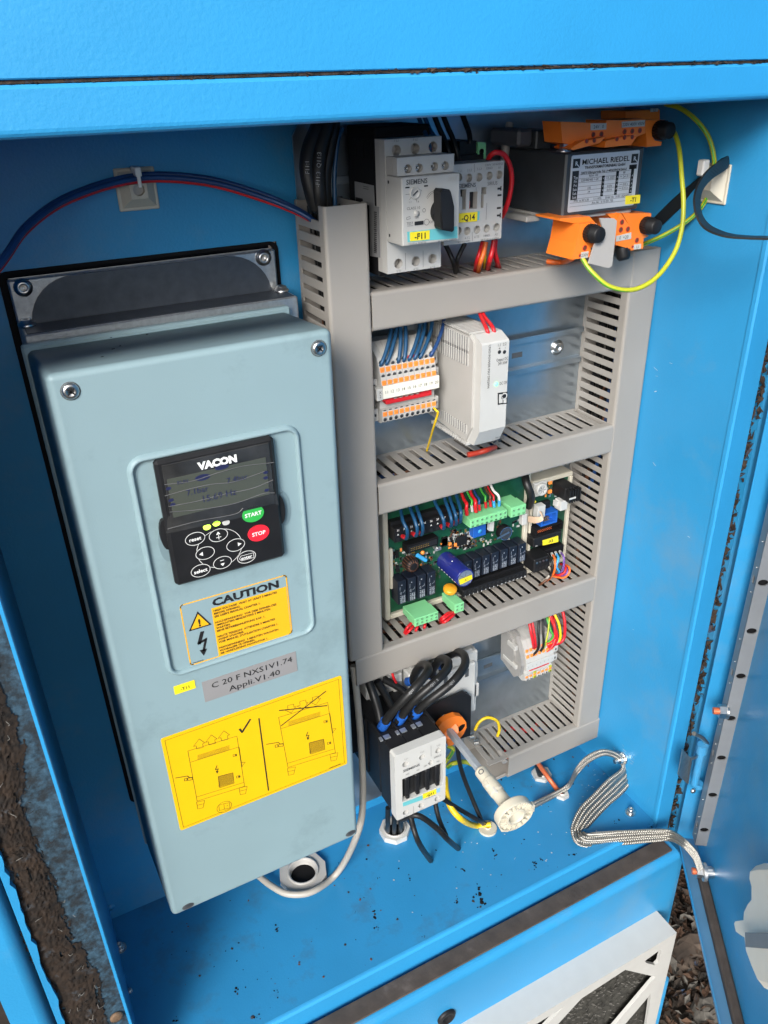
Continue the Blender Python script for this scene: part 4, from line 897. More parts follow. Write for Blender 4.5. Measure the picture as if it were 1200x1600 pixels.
# ------------------------------------------------------------------ terminal strip X2
cX = crop(570, 520, 8)
t2 = thing('terminal_strip', 'grey terminal strip with orange levers and marker row numbered 11 to 20', 'terminal strip', (.155, -.03, .245))
PIT = .0052; XA = .1282
zz = lambda Y, yy: cX(250, Y, yy).z
prof = [(-.0085, .243), (-.030, .2435), (-.047, zz(1140, -.050)), (-.051, zz(1110, -.051)), (-.051, zz(970, -.051)), (-.047, zz(940, -.047)), (-.047, zz(850, -.047)), (-.054, zz(825, -.054)), (-.054, zz(660, -.054)), (-.0515, zz(655, -.0515)), (-.0475, zz(420, -.0475)), (-.044, zz(300, -.044)), (-.030, .309), (-.0085, .306)]
def slope_y(z): return -.0515 + (-.0475 + .0515) * (z - zz(655, -.0515)) / (zz(420, -.0475) - zz(655, -.0515))
b = MB(); w_ = PIT - .00022
b.ext([V((-w_ / 2, y, z)) for y, z in prof], (w_, 0, 0), LGREY)
def lev(Y0, Y1, flat=None):
    za, zb2 = zz(Y1, -.05), zz(Y0, -.05); yy = flat if flat else slope_y((za + zb2) / 2)
    b.box(-.0019, .0019, yy - .0007, yy + .001, za, zb2, ORANGE2, .0003); b.box(-.0009, .0009, yy - .0009, yy - .0006, za + (zb2 - za) * .45, za + (zb2 - za) * .6, ORANGE)
def hole(Yc, flat=None, m=INKG):
    z = zz(Yc, -.05); yy = flat if flat else slope_y(z)
    b.lathe((0, yy + .0002, z), (0, -1, 0), [(.00225, 0), (.00225, .0004), (.0018, .0004), (.0016, 0)], DEVG, 14); b.poly(circ((0, yy - .0001, z), FN, .0018, 12), INKG); b.poly(circ((0, yy - .00015, z - .0005), FN, .0012, 10), INK)
lev(440, 503); hole(545); lev(593, 650); hole(410); lev(985, 1040, -.051); hole(1080, -.051); b.box(-.0012, .0012, -.0513, -.0509, zz(975, -.051), zz(966, -.051), INK)
o = b.obj('terminal_block', None); mb_ = o.data; off = WL[o].copy(); bpy.data.objects.remove(o)
for k in range(10): inst('terminal_block', mb_, off + V((XA + PIT * (k + .5), 0, 0)), t2)
b = MB(); b.box(XA - .0004, XA + PIT * 10 + .0002, -.0552, -.0542, zz(828, -.055), zz(668, -.055), mat('marker_white', (.74, .72, .62), .5, var=.01), .0002)
for k in range(10): b.text(str(11 + k), V((XA + PIT * (k + .5), -.0553, zz(745, -.055))), .0026, INK)
b.obj('marker_strip', t2)
b = MB(); b.box(XA + .003, XA + PIT * 8.9, -.0530, -.0475, zz(905, -.053), zz(860, -.053), REDP, .0004); b.box(XA + .0004, XA + PIT * 2, -.0520, -.0475, zz(858, -.052), zz(832, -.052), REDP, .0003); b.box(XA + PIT * 7, XA + PIT * 9, -.0520, -.0475, zz(858, -.052), zz(832, -.052), REDP, .0003)
for k in range(2, 7): b.box(XA + PIT * k + .001, XA + PIT * k + .0035, -.0515, -.0475, zz(856, -.052), zz(846, -.052), DEVG)
b.obj('jumper_bridge', t2)
for sgn, xs in ((-1, XA), (1, XA + PIT * 10 + .0002)):
    b = MB(); x = lambda a, d: (min(xs + sgn * a, xs + sgn * d), max(xs + sgn * a, xs + sgn * d))
    b.box(*x(.0002, .0060), -.034, -.009, .246, .301, LGREY, .0006)
    for Y, d in ((470, .0085), (640, .0055), (1010, .0055)):
        z = zz(Y, -.045); b.box(*x(.0002, d), -.045 if d < .008 else -.038, -.030, z - .0055, z + .0055, LGREY, .0005); b.box(*x(d * .45, d * .45 + .0016), (-.0452 if d < .008 else -.0382), -.04, z - .001, z + .0012, INK)
    if sgn < 0:
        b.box(*x(.0003, .0058), -.0545, -.04, zz(838, -.054), zz(690, -.054), WHITE, .0004); b.text('X', V((xs - .003, -.0546, zz(735, -.0545))), .0026, INK); b.text('2', V((xs - .003, -.0546, zz(785, -.0545))), .0026, INK)
    b.obj('end_bracket', t2)
ends_ = {0: (330, 0), 1: (395, 0), 3: (440, 0), 4: (505, 0), 5: (690, 0), 6: (750, 0), 7: (840, 0), 9: (985, 0)}
for k, (X, Y) in ends_.items():
    e = V((XA + PIT * (k + .5), 0, 0)); z = zz(410, -.049) ; e.y = slope_y(z) + .004; e.z = z - .001
    top = cX(X, -60 - X * .1, -.034); mid = (e + top) / 2 + V((0, -.004, 0)); s_ = e + V((0, -.0045, .003))
    wire('wire', 'dark blue wire pushed into the numbered strip, ' + ('leftmost', 'second from the left', '', 'third from the left', 'fourth from the left', 'fifth from the left', 'sixth from the left', 'seventh from the left', '', 'rightmost and brightest')[k], [top + V((0, .008, .02)), top, mid, s_, e], .00165, NAVY if k == 9 else DKBL, group='dark blue wires above the numbered strip', ends=[(s_ + V((0, .0004, .0006)), e, .0018, REDP if k in (5, 6) else BLACK)])
s_ = V((XA + PIT * 9.5, -.051, zz(1080, -.051)))
wire('wire', 'single yellow wire curving down from terminal 20 into the duct', [s_ + V((0, .003, .001)), s_ + V((.0006, -.003, -.001)), cX(912, 1010, -.054), cX(860, 1180, -.045), at(667, 704, z=.1925)], .0010, YELW)
# ------------------------------------------------------------------ power supply
cU = crop(560, 460, 3)
ps = thing('power_supply', 'slim white power supply with a lit green lamp between strip and rail', 'power supply', (.209, -.05, .222))
X0, X1, yf = .1955, .2235, -.0915
pr = [(-.009, .226), (-.009, .316), (-.080, .3165), (-.0905, .3118), (yf, .3105), (yf, .2370), (-.0835, .2222), (-.070, .2215)]
b = MB(); b.ext([V((X0 + .002, y, z)) for y, z in pr], (X1 - X0 - .002, 0, 0), WHITE); b.obj('front_housing', ps)
b = MB(); pr2 = [(-.010, .2275), (-.010, .3145), (-.076, .3150), (-.082, .311), (-.082, .238), (-.074, .2235)]
b.ext([V((X0, y, z)) for y, z in pr2], (.0021, 0, 0), DEVG); side = b.obj('side_wall', ps)
b = MB()
for k in range(17):
    y = -.076 + k * .0036
    b.box(X0 - .0006, X0 + .0001, y, y + .0022, .3025, .3135, LGREY, .0002); b.box(X0 - .0006, X0 + .0001, y, y + .0022, .2895, .3000, LGREY, .0002); b.box(X0 - .00015, X0 + .0001, y + .0022, y + .0036, .2895, .3132, INKG)
    b.box(X0 - .0006, X0 + .0001, y, y + .0022, .2300, .2385, LGREY, .0002); b.box(X0 - .00015, X0 + .0001, y + .0022, y + .0036, .2300, .2385, INKG); b.box(X0 - .0003, X0 + .004, y + .0004, y + .0020, .2195, .2226 , LGREY)
    b.box(X0 - .0003, X1 - .004, y, y + .0020, .3160, .3176, LGREY)
b.obj('cooling_fins', side, kind='stuff')
b = MB(); y = yf - .0002; TU = lambda s_, X, Y, h, m=INK, **k: b.text(s_, cU(X, Y, y), h, m, **k)
TU('1.1  2.2', 674, 234, .0023, w=.0080); TU('+    -', 674, 250, .0026); TU('Output DC', 674, 303, .0026, w=.0112); TU('24V 30W', 676, 321, .0026, w=.0090); TU('DC OK', 680, 414, .0026, w=.0075)
b.text('UNO POWER PSU 2902994', cU(612, 340, y), .0022, INK, X=V((0, 0, -1)), Y=V((1, 0, 0)), w=.036)
for X in (661, 685): b.poly(circ(cU(X, 270, y), FN, .0016, 14), INK)
p = [cU(*q, y) for q in ((653, 462), (699, 456), (698, 512), (653, 518))]; b.poly(p, INK); b.poly([cU(*q, y - .0001) for q in ((659, 469), (676, 467), (676, 480), (672, 485), (676, 490), (676, 508), (659, 511))], WHITE); b.ring(cU(684, 477, y - .0001), FN, .0030, .0019, WHITE, 20); b.poly([cU(*q, y - .0001) for q in ((680, 488), (694, 488), (694, 508), (680, 510))], WHITE); b.ring(cU(676, 484, y - .0002), FN, .0013, .0008, INK, 14)
lp = V((0, -.866, -.5)); q0 = lambda X, Y: cU(X, Y, pl=(V((0, yf - .0002, .2370)), V((0, -.890, -.455))))
Yd = V((0, -.455, .890))
b.text('Input AC', q0(662, 666), .0019, INK, Y=Yd, w=.0085); b.text('100-240V', q0(664, 676), .0019, INK, Y=Yd, w=.0085)
for X, Y in ((640, 690), (664, 686)): b.add([q0(X, Y) + FX * .0018 * math.cos(a) + Yd * .0018 * math.sin(a) for a in [k * math.pi / 7 for k in range(14)]], [tuple(range(14))], INK)
TU2 = b.text('L  N', q0(650, 706), .0019, INK, Y=Yd, w=.006)
b.obj('front_print', ps)
b = MB(); b.lathe(cU(646, 420, yf), (0, -1, 0), [(.0018, 0), (.0017, .0006), (0, .0008)], LEDG, 16); b.obj('status_lamp', ps)
wire('wire', 'red wire entering the left hole on top of the white power supply', [cU(560, 60, -.045), cU(575, 105, -.060), cU(600, 160, -.078), cU(617, 210, -.080)], .0016, RED, group='red supply wires')
wire('wire', 'red wire entering the right hole on top of the white power supply', [cU(572, 60, -.045), cU(592, 105, -.060), cU(630, 155, -.078), cU(641, 208, -.080)], .0016, RED, group='red supply wires')
wire('cable', 'short brown-red cable lying under the foot of the white power supply', [cU(512, 752, -.058), cU(560, 742, -.060), cU(606, 728, -.062), cU(640, 716, -.055)], .0026, mat('brown_red_pvc', (.36, .03, .012), .4), cat='cable')
# ------------------------------------------------------------------ lower small terminal strip
ct = crop(780, 940, 8.571)
t3 = thing('terminal_strip', 'small terminal strip with orange levers on the lower rail, leftmost green-yellow blocks', 'terminal strip', (.31, -.03, -.12))
t3['label'] = 'small terminal strip with yellow-green and orange blocks on the lower rail'
yt = -.050; p0 = ct(355, 890, yt); p1 = ct(722, 740, yt); n3 = 7; pit = (p1.x - p0.x) / n3
za = lambda Y, X=355: ct(X, Y, yt).z
prof = [(-.009, za(1010) + .001), (-.03, za(1060)), (-.044, za(1090)), (-.0495, za(1060)), (-.0495, za(990)), (-.0455, za(960)), (-.0455, za(930)), (-.0505, za(920)), (-.0505, za(830)), (-.046, za(700)), (-.040, za(600)), (-.020, za(560)), (-.009, za(600))]
cols = [LGREY, LGREY, GNYE, LGREY, LGREY, LGREY, GNYE]
for k in range(n3):
    b = MB(); w_ = pit - .0002; xc = p0.x + pit * (k + .5)
    b.ext([V((xc - w_ / 2, y, z)) for y, z in prof], (w_, 0, 0), LGREY)
    for Yc, yy in ((765, -.0487), (705, -.0465)): z = za(Yc); b.box(xc - .0017, xc + .0017, yy - .0009, yy + .001, z - .0018, z + .0018, ORANGE2, .0003)
    z = za(1020); b.box(xc - .0017, xc + .0017, -.0504, -.049, z - .0014, z + .0014, ORANGE2, .0003); z = za(995); b.box(xc - .0019, xc + .0019, -.0502, -.049, z - .0011, z + .0011, cols[k], .0002)
    z = za(1052); b.box(xc - .0019, xc + .0019, -.0505, -.044, z - .0014, z + .0014, cols[k], .0002); b.poly(circ((xc, -.0507, z), FN, .0009, 8), INK)
    b.obj('terminal_block', t3)
b = MB(); b.box(p0.x, p1.x, -.0516, -.0506, za(925), za(838), WHITE, .0002)
for k in range(n3): b.text(str(k + 1), V((p0.x + pit * (k + .5), -.0517, za(880))), .0018, INKG)
b.obj('marker_strip', t3)
b = MB(); b.box(p0.x + pit, p0.x + pit * 6, -.0505, -.046, za(952), za(932), REDP, .0003); b.obj('jumper_bridge', t3)
BRK = mat('grey_bracket', (.27, .26, .245), .5, var=.04)
b = MB(); xs = p0.x
b.ext([V((xs - .0002, y, z)) for y, z in ((-.008, za(640)), (-.022, za(520)), (-.036, za(560)), (-.046, za(740)), (-.049, za(860)), (-.046, za(1000)), (-.036, za(1080)), (-.012, za(1010)))], (-.0048, 0, 0), BRK)
b.ext([V((xs - .005, y, z)) for y, z in ((-.012, za(640)), (-.022, za(560)), (-.033, za(600)), (-.038, za(780)), (-.033, za(960)), (-.014, za(980)))], (-.0030, 0, 0), BRK)
b.box(xs - .0095, xs - .0052, -.041, -.026, za(700), za(640), LGREY, .0006); b.box(xs - .0085, xs - .0052, -.043, -.018, za(930), za(880), LGREY, .0006)
b.obj('end_bracket', t3)
b = MB(); b.box(p1.x + .0003, p1.x + .005, -.045, -.01, za(1000), za(640), LGREY, .0006)
for Y in (690, 790, 900): z = za(Y); b.box(p1.x + .0004, p1.x + .006, -.050, -.04, z - .004, z + .004, LGREY, .0005); b.box(p1.x + .002, p1.x + .0036, -.0503, -.049, z - .0013, z + .0013, INK)
b.obj('end_bracket', t3)
for nm, m, P, e, r in (('left red', RED, (400, 250, 425, 400, 455, 560), (465, 620), .0017), ('second red', RED, (440, 250, 470, 420, 490, 560), (490, 610), .0014), ('left black', BKW, (530, 240, 525, 420, 525, 620), (440, 735), .0014), ('right black', BKW, (585, 240, 590, 420, 590, 600), (520, 700), .0014), ('thin yellow', GNYE, (672, 200, 655, 400, 620, 560), (590, 640), .0010), ('middle thick red', RED, (680, 180, 745, 350, 770, 500), (690, 640), .0019), ('orange-yellow', YELW, (740, 160, 800, 300, 820, 480), (760, 590), .0015), ('outermost red', RED, (850, 120, 880, 300, 850, 520), (640, 605), .0018), ('short red', RED, (700, 200, 740, 330, 740, 480), (640, 560), .0016), ('green', GREENW, (640, 230, 690, 380, 720, 470), (640, 560), .0012), ('bottom red', RED, (735, 250, 755, 450, 710, 600), (600, 690), .0015)):
    pts = [ct(P[0], P[1] - 60, -.035), ct(P[0], P[1], -.040), ct(P[2], P[3], -.047), ct(P[4], P[5], -.050), ct(*e, -.047)]
    wire('wire', nm + ' wire dropping from the duct into the small lower terminal strip', pts, r, m, group='wires of the lower terminal strip')
# ------------------------------------------------------------------ main circuit board
cb, cb2 = crop(590, 780, 5.714), crop(720, 720, 5.4545)
YP = -.018
k1 = thing('relay_board', 'large green relay board with a blue capacitor in a cream tray', 'circuit board', (.22, -.01, .02))
bx0 = cb(98, 640, YP).x; bx1 = cb2(520, 600, YP).x; bz1 = .146; bz0 = cb(110, 1015, YP).z
b = MB(); b.box(bx0, bx1, YP, YP + .0016, bz0, bz1, PCB); b.obj('board', k1)
b = MB(); ty = YP - .0035
b.box(bx0 - .0062, bx0 - .0005, ty, -.001, bz0 - .006, bz1 + .004, CREAM, .001); b.box(bx0 - .0005, bx1, ty + .0002, -.001, bz0 - .006, bz0 - .0006, CREAM, .0008); b.box(bx0 - .0005, bx1, ty + .0002, -.001, bz1 + .0004, bz1 + .006, CREAM, .0008)
b.box(bx1 + .0002, bx1 + .0052, ty, -.001, bz0 - .004, bz1 + .004, CREAM, .0008); b.box(bx0 - .0004, bx0 + .0030, ty - .0012, ty + .002, cb(60, 820, ty).z, cb(60, 460, ty).z, CREAM, .0006); b.obj('tray', k1)
def chip(o_, c, XL, YT, YB, XR, YR, y, d, m, c_=.0004, nm='component', par=None, print_=None, n=1):
    x0, x1, z0, z1 = cbx(c, XL, YT, YB, XR, YR, y); b = MB(); b.box(x0, x1, y, y + d, z0, z1, m, c_)
    return b, x0, x1, z0, z1
# screw terminal row 31 to 40
b, x0, x1, z0, z1 = chip(k1, cb, 150, 268, 395, 735, 158, -.031, .013, BLACK, .0006)
n = 10; p = (x1 - x0) / n
b.box(x0, x1, -.0245, -.018, z1, z1 + .004, BLACK)
for k in range(n):
    xc = x0 + p * (k + .5); b.text(str(31 + k), V((xc, -.0312, z1 - .0022)), .0021, INKW, bold=.02); zc = z1 - .0068
    if k in (0, 2, 5, 6, 7): b.poly([V((xc - .0010, -.0312, zc - .0008)), V((xc + .0010, -.0312, zc - .0008)), V((xc, -.0312, zc + .0010))], INKW)
    b.box(xc - .0016, xc + .0016, -.0312, -.0309, z0 + .0012, z0 + .0048, INK)
b.obj('terminal_row', k1)
hx0, hx1, hz0, hz1 = x0, x1, z0, z1
# pin header
b, x0, x1, z0, z1 = chip(k1, cb, 262, 418, 490, 543, 350, -.028, .010, BLACKM)
b.box(x0 + .002, x1 - .002, -.0283, -.0279, z0 + .0015, z1 - .0018, INK)
for k in range(11):
    for j in (0, 1): b.box(x0 + .004 + k * .0019, x0 + .0048 + k * .0019, -.0288, -.0278, z0 + .0026 + j * .0020, z0 + .0033 + j * .0020, GOLD)
b.obj('pin_header', k1)
# relays
RELW = mat('relay_print', (.42, .45, .50), .5, var=.0); RELB = mat('relay_black_blue', (.008, .011, .020), .4, var=.15)
def relay(c, XL, YT, YB, wpx, slope, y, par):
    x0, x1, z0, z1 = cbx(c, XL, YT, YB, XL + wpx, YT - slope, y); b = MB(); b.box(x0, x1, y, y + .0155, z0, z1, RELB, .0005)
    y2 = y - .0002; w_ = x1 - x0; h_ = z1 - z0; R_ = lambda u, v: V((x0 + u * w_, y2, z1 - v * h_))
    b.poly(circ(R_(.45, .17), FN, .0006, 8), RELW); b.text('OMRON', R_(.22, .32), .0009, RELW, X=V((0, 0, 1)), Y=V((-1, 0, 0)))
    b.stroke([R_(.2, .52), R_(.36, .46), R_(.36, .56), R_(.2, .52)], .0003, FN, RELW); b.stroke([R_(.55, .50), R_(.80, .46), R_(.80, .40)], .0003, FN, RELW)
    for k, ln in enumerate(('G5LE-1', '10A 250V', '24VDC')): b.text(ln, R_(.3 + .22 * k, .78), .0013, RELW, X=V((0, 0, 1)), Y=V((-1, 0, 0)), w=h_ * .32, bold=.04)
    b.obj('relay', par)
for k in range(4): relay(cb, 182 + k * 88, 742 - k * 27, 950 - k * 27, 74, 22, -.034, k1)
for k in range(7): relay(cb2, 30 + k * 77.5, 868 - k * 25, 1030 - k * 27, 66, 20, -.034, k1)
# lower black screw terminal row
b, x0, x1, z0, z1 = chip(k1, cb2, 20, 1110, 1165, 566, 935, -.036, .018, BLACK, .0005)
n = 16; p = (x1 - x0) / n
for k in range(n):
    xc = x0 + p * (k + .5); b.box(xc - .0010, xc + .0010, -.0363, -.0359, z1 - .0042, z1 - .0014, INK); b.text(str(k + 1), V((xc, -.0362, z0 + .0012)), .0016, INKW, bold=.03)
b.box(x0, x1, -.030, -.019, z1 + .0001, z1 + .0035, BLACKM, .0004); b.obj('terminal_row', k1)
# big capacitor
b = MB(); c0 = cb(585, 500, YP); c1 = cb(785, 706, -.056); ax = V((0, -1, 0)); c0 = V((c1.x, YP, c1.z)); R_ = .0100
b.lathe(c0, ax, [(R_, 0), (R_, .0362), (R_ * .97, .0375), (R_ * .88, .038), (R_ * .86, .0372)], CAPB, 32); cap = b.obj('capacitor', k1); cap['label'] = 'large blue cylindrical capacitor'
b = MB(); b.disc(c0 + ax * .0373, ax, R_ * .865, mat('capacitor_top', (.30, .36, .48), .3, .6), 28)
for k in range(3): a = k * math.pi / 3 + .4; b.quad_line(c0 + ax * .0375 - V((math.cos(a), 0, math.sin(a))) * R_ * .7, c0 + ax * .0375 + V((math.cos(a), 0, math.sin(a))) * R_ * .7, .0003, FN, INKG)
b.obj('top_vent', cap)
b = MB()
for k in range(7): a = math.pi * 1.0 + .35 + .0 * k; d = V((math.cos(a), 0, math.sin(a))); b.fbox(c0 + ax * (.004 + k * .005) + d * R_, V((0, 1, 0)), d.cross(V((0, 1, 0))), d, .0018, .0009, .0002, INKW)
b.fbox(c0 + ax * .018 + V((-.30, 0, .954)) * R_, V((0, 1, 0)), V((.954, 0, .30)), V((-.30, 0, .954)), .0012, .0012, .0003, INKW); b.obj('print_marks', cap)
b = MB(); P = [cb(*q, -.0566) for q in ((728, 722), (842, 676), (847, 712), (738, 764))]; b.ext(P, (0, .0004, 0), YEL2); b.text('-K1', sum(P, V((0, 0, 0))) / 4, .0027, INK, X=V((.97, 0, .10)).normalized(), Y=V((-.10, 0, .97)).normalized()); b.obj('device_tag', cap)
b = MB(); c = cb(648, 800, -.034); b.lathe(c, (0, -.22, .97), [(.0064, -.003), (.0070, -.0015), (.0070, .0008), (.0060, .0018), (0, .0022)], mat('yellow_varistor', (.70, .30, .015), .4, var=.04), 28); b.obj('varistor', k1)
b = MB(); c = cb(318, 600, -.030); b.lathe(c + V((0, .012, 0)), (0, -1, 0), [(.0062, 0), (.0072, .003), (.0072, .010), (.0062, .0125), (.003, .0135), (0, .0135)], BLACK, 22)
for k in range(16): a = k * math.pi / 8; d = V((math.cos(a), 0, math.sin(a))); b.tube([c + d * .0035 + V((0, -.0008, 0)), c + d * .0058 + V((0, -.0004, 0)), c + d * .0070 + V((0, .004, 0)), c + d * .0070 + V((0, .010, 0))], .0005, BRW, 5, 3)
b.obj('choke', k1)
b = MB(); a = cb(355, 500, -.026); d = cb(430, 545, -.026); b.cyl(a, d, .0021, LBLW, 14); b.obj('blue_capacitor', k1)
b = MB(); c = cb(400, 475, -.024); b.lathe(c, (0, -1, 0), [(.0022, 0), (.0022, .0010), (.0012, .0022), (0, .0024)], ORANGE2, 12); b.obj('tantalum_capacitor', k1)
b, *_ = chip(k1, cb, 858, 255, 350, 970, 225, -.026, .008, BLUP); x0, x1, z0, z1 = _
b.lathe(V(((x0 + x1) / 2, -.0262, (z0 + z1) / 2)), (0, -1, 0), [(.0022, 0), (.0022, .0005), (0, .0005)], LBLW, 14); b.obj('blue_trimmer', k1)
b, x0, x1, z0, z1 = chip(k1, cb, 710, 345, 425, 800, 322, -.0205, .0024, BLACK)
for k in range(10):
    for xx in (x0 - .0007, x1 + .0007): b.box(xx - .0006, xx + .0006, -.0187, -.0181, z0 + .001 + k * (z1 - z0 - .002) / 9 - .0002, z0 + .001 + k * (z1 - z0 - .002) / 9 + .0002, STEEL)
b.obj('processor', k1)
b = MB(); b.ext([cb(*q, -.033) for q in ((1003, 205), (1042, 195), (1035, 285), (998, 285))], (0, .004, 0), WHITE); b.obj('white_jumper', k1)
b, *_ = chip(k1, cb, 925, 235, 320, 1010, 215, -.024, .006, BLACKM); b.obj('black_socket', k1)
c = cb2(385, 620, -.026); b = MB(); b.lathe(c + V((0, .007, 0)), (0, -1, 0), [(.0078, 0), (.0078, .005), (.0074, .0066), (.0066, .0070), (0, .0070)], BLACKM, 30); b.ring(c + V((0, -.0003, 0)), FN, .0077, .0064, mat('blue_sheen_steel', (.30, .38, .50), .25, .9), 34); b.disc(c + V((0, -.0002, 0)), FN, .0062, DKSTEEL, 26)
b.fbox(c + V((-.0045, -.0014, -.0002)), V((.97, 0, .22)), V((0, 1, 0)), V((-.22, 0, .97)), .0155, .0006, .0019, mat('battery_clip', (.22, .30, .40), .3, .8)); b.obj('coin_battery', k1)
# green plug connectors
def plug(c, XL, YT, YB, XR, YR, y, dep, n, first, par, below=False, stepped=True, bt=True):
    x0, x1, z0, z1 = cbx(c, XL, YT, YB, XR, YR, y); b = MB()
    b.box(x0, x1, y, y + dep * .62, z0, z1, PCBL, .0004)
    if stepped: b.box(x0 + .0005, x1 - .0005, y + dep * .6, y + dep, z0 + .0006, z1 + (.0006 if not bt else -.0008), PCBL, .0004)
    o = b.obj('green_plug', par); p = (x1 - x0) / n
    b = MB()
    for k in range(n):
        xc = x0 + p * (k + .5); h_ = z1 - z0; zc = z0 + h_ * (.34 if not below else .66)
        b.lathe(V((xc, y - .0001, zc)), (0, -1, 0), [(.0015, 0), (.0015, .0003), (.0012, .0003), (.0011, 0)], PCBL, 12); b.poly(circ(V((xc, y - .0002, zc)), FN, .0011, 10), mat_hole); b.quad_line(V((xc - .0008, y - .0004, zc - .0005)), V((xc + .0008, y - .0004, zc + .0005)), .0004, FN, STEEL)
        b.text(str(first + k), V((xc, y - .0003, z0 + h_ * (.78 if not below else .20))), .0019, INK, bold=.03)
    b.obj('screw_row', o, kind='stuff'); return o, x0, x1, z0, z1
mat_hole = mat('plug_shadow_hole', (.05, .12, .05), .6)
plug(cb, 332, 1072, 1143, 543, 1000, -.051, .026, 5, 21, k1)
plug(cb, 690, 945, 1022, 773, 918, -.049, .026, 2, 41, k1)
g3, gx0, gx1, gz0, gz1 = plug(cb, 828, 186, 262, 1160, 88, -.043, .023, 8, 43, k1, below=True)
plug(cb2, 432, 402, 487, 558, 362, -.043, .026, 3, 51, k1, below=True)
b, *_ = chip(k1, cb2, 528, 462, 552, 568, 450, -.034, .006, WHITE); b.obj('white_plug', k1)
# surface mounted parts
b = MB(); rr = random.Random(21)
def smd(c, x_a, y_a, x_b, y_b, n, yy):
    for _ in range(n):
        X, Y = rr.uniform(x_a, x_b), rr.uniform(y_a, y_b); p = c(X, Y, yy); w_, h_ = rr.choice(((.0006, .0011), (.0011, .0006), (.0008, .0016), (.0016, .0009)))
        m = rr.choice((WHITE, LGREY, BLACK, BLACK, BLACK, BRW, BRW, DEVG, GOLD, STEEL, INKG, INKG) + ((ORANGE2,) if rr.random() < .3 else ())); b.box(p.x - w_, p.x + w_, yy - .0009, yy, p.z - h_, p.z + h_, m)
        if rr.random() < .6: b.box(p.x - w_ * 1.5, p.x + w_ * 1.5, yy - .0003, yy, p.z - h_ * 1.3, p.z + h_ * 1.3, STEEL)
smd(cb, 640, 270, 830, 440, 120, YP); smd(cb, 120, 450, 230, 640, 26, YP); smd(cb, 560, 330, 700, 420, 18, YP); smd(cb, 800, 330, 1010, 430, 30, YP); smd(cb, 230, 470, 480, 600, 50, YP); smd(cb, 500, 430, 560, 700, 8, YP); smd(cb2, 250, 500, 500, 700, 20, YP); smd(cb2, 565, 730, 610, 930, 16, YP)
for X, Y in ((125, 480), (125, 590)):
    for k in range(9): p = cb(X, Y + k * 9, YP); b.box(p.x - .0012, p.x + .0016, YP - .0004, YP, p.z - .0002, p.z + .0002, STEEL)
for X, Y in ((150, 470), (150, 600)): p = cb(X + 20, Y + 10, YP); b.box(p.x - .0015, p.x + .0015, YP - .0018, YP, p.z - .0045, p.z + .0035, BLACK)
for X, Y in ((592, 370), (592, 380)): p = cb(X, Y, YP); b.box(p.x - .003, p.x + .003, YP - .0018, YP, p.z - .0045, p.z + .0045, BLACKM)
for X, Y in ((640, 395), (690, 400)): p = cb(X, Y, YP); b.box(p.x - .0016, p.x + .0016, YP - .0022, YP, p.z - .0016, p.z + .0016, ORANGE2, .0003)
p = cb(530, 445, -.024); b.cyl(p + V((0, .006, 0)), p, .0022, ALU, 14); b.fbox(p + V((.002, 0, 0)), V((1, 0, 0)), V((0, 1, 0)), V((0, 0, 1)), .005, .003, .0035, ALU, .0005)
b.obj('surface_parts', k1, kind='stuff')
# dark blue wires on the terminal row
oc = ('leftmost', 'second from the left', 'third from the left', 'fourth from the left', 'fifth from the left', 'sixth from the left', 'seventh from the left', 'eighth from the left')
for k, P in enumerate((((205, 90), (225, 190), (262, 275), (258, 350), (222, 330)), ((290, 70), (325, 170), (352, 260), (345, 325), (312, 305)), ((345, 60), (375, 150), (402, 240), (395, 312), (370, 300)), ((510, 20), (560, 120), (592, 200), (590, 260), (570, 240)), ((600, 0), (640, 110), (660, 190), (655, 240), (622, 222)), ((645, -10), (680, 90), (700, 160), (700, 225), (680, 210)), ((705, -30), (735, 70), (745, 130), (738, 200), (712, 190)))):
    ys = (-.030, -.043, -.049, -.044, -.036); pts = [cb(*q, y) for q, y in zip(P, ys)]; pts = [pts[0] + V((0, .008, .016))] + pts
    wire('wire', 'dark blue looped wire on the relay board, ' + oc[k] + ' of seven', pts, .0017, DKBL, group='dark blue wires on the relay board', ends=[(pts[-2] + (pts[-1] - pts[-2]) * .25, pts[-1], .0021, REDP)])
for k, (nm, X, Y, m, fm, r) in enumerate((('thick red', 798, 125, RED, REDP, .0017), ('green', 845, 95, GREENW, WHITE, .0011), ('second thick red', 878, 100, RED, REDP, .0017), ('dark blue', 912, 85, NAVY, REDP, .0012), ('dark green', 968, 62, GREENW, REDP, .0010), ('brown', 1010, 50, BRW, REDP, .0010), ('thin red', 1042, 55, RED, LBLW, .0010), ('white', 1085, 45, WHW, LBLW, .0013))):
    e = cb(X, Y + 12, -.036); f = cb(X - 6, Y - 42, -.037); top = cb(X - 30 - k * 2, Y - 130, -.028)
    if nm == 'white': top = cb(X - 55, Y - 130, -.032); f = cb(X + 2, Y - 40, -.038)
    wire('wire', nm + ' wire with crimped sleeve in the top of the long green plug', [top + V((0, .01, .01)), top, (top + f) / 2 + V((0, -.003, .001)), f, e], r, m, group='wires in the long green plug', ends=[(f, e, max(.0014, r * 1.15), fm)])
for nm, P, c in (('upper', ((300, 1108, -.045), (262, 1150, -.047), (240, 1195, -.042), (262, 1160, -.035)), cb), ('lower', ((330, 1120, -.045), (290, 1168, -.050), (255, 1200, -.046), (240, 1215, -.036)), cb), ('short', ((360, 1130, -.045), (345, 1165, -.048), (335, 1180, -.040)), cb), ('far', ((425, 1110, -.045), (420, 1140, -.048), (410, 1150, -.040)), cb)):
    wire('wire', nm + ' red wire running from the five-pole green plug into the duct', [c(X, Y, y) for X, Y, y in P], .0015, RED, group='red wires below the relay board')
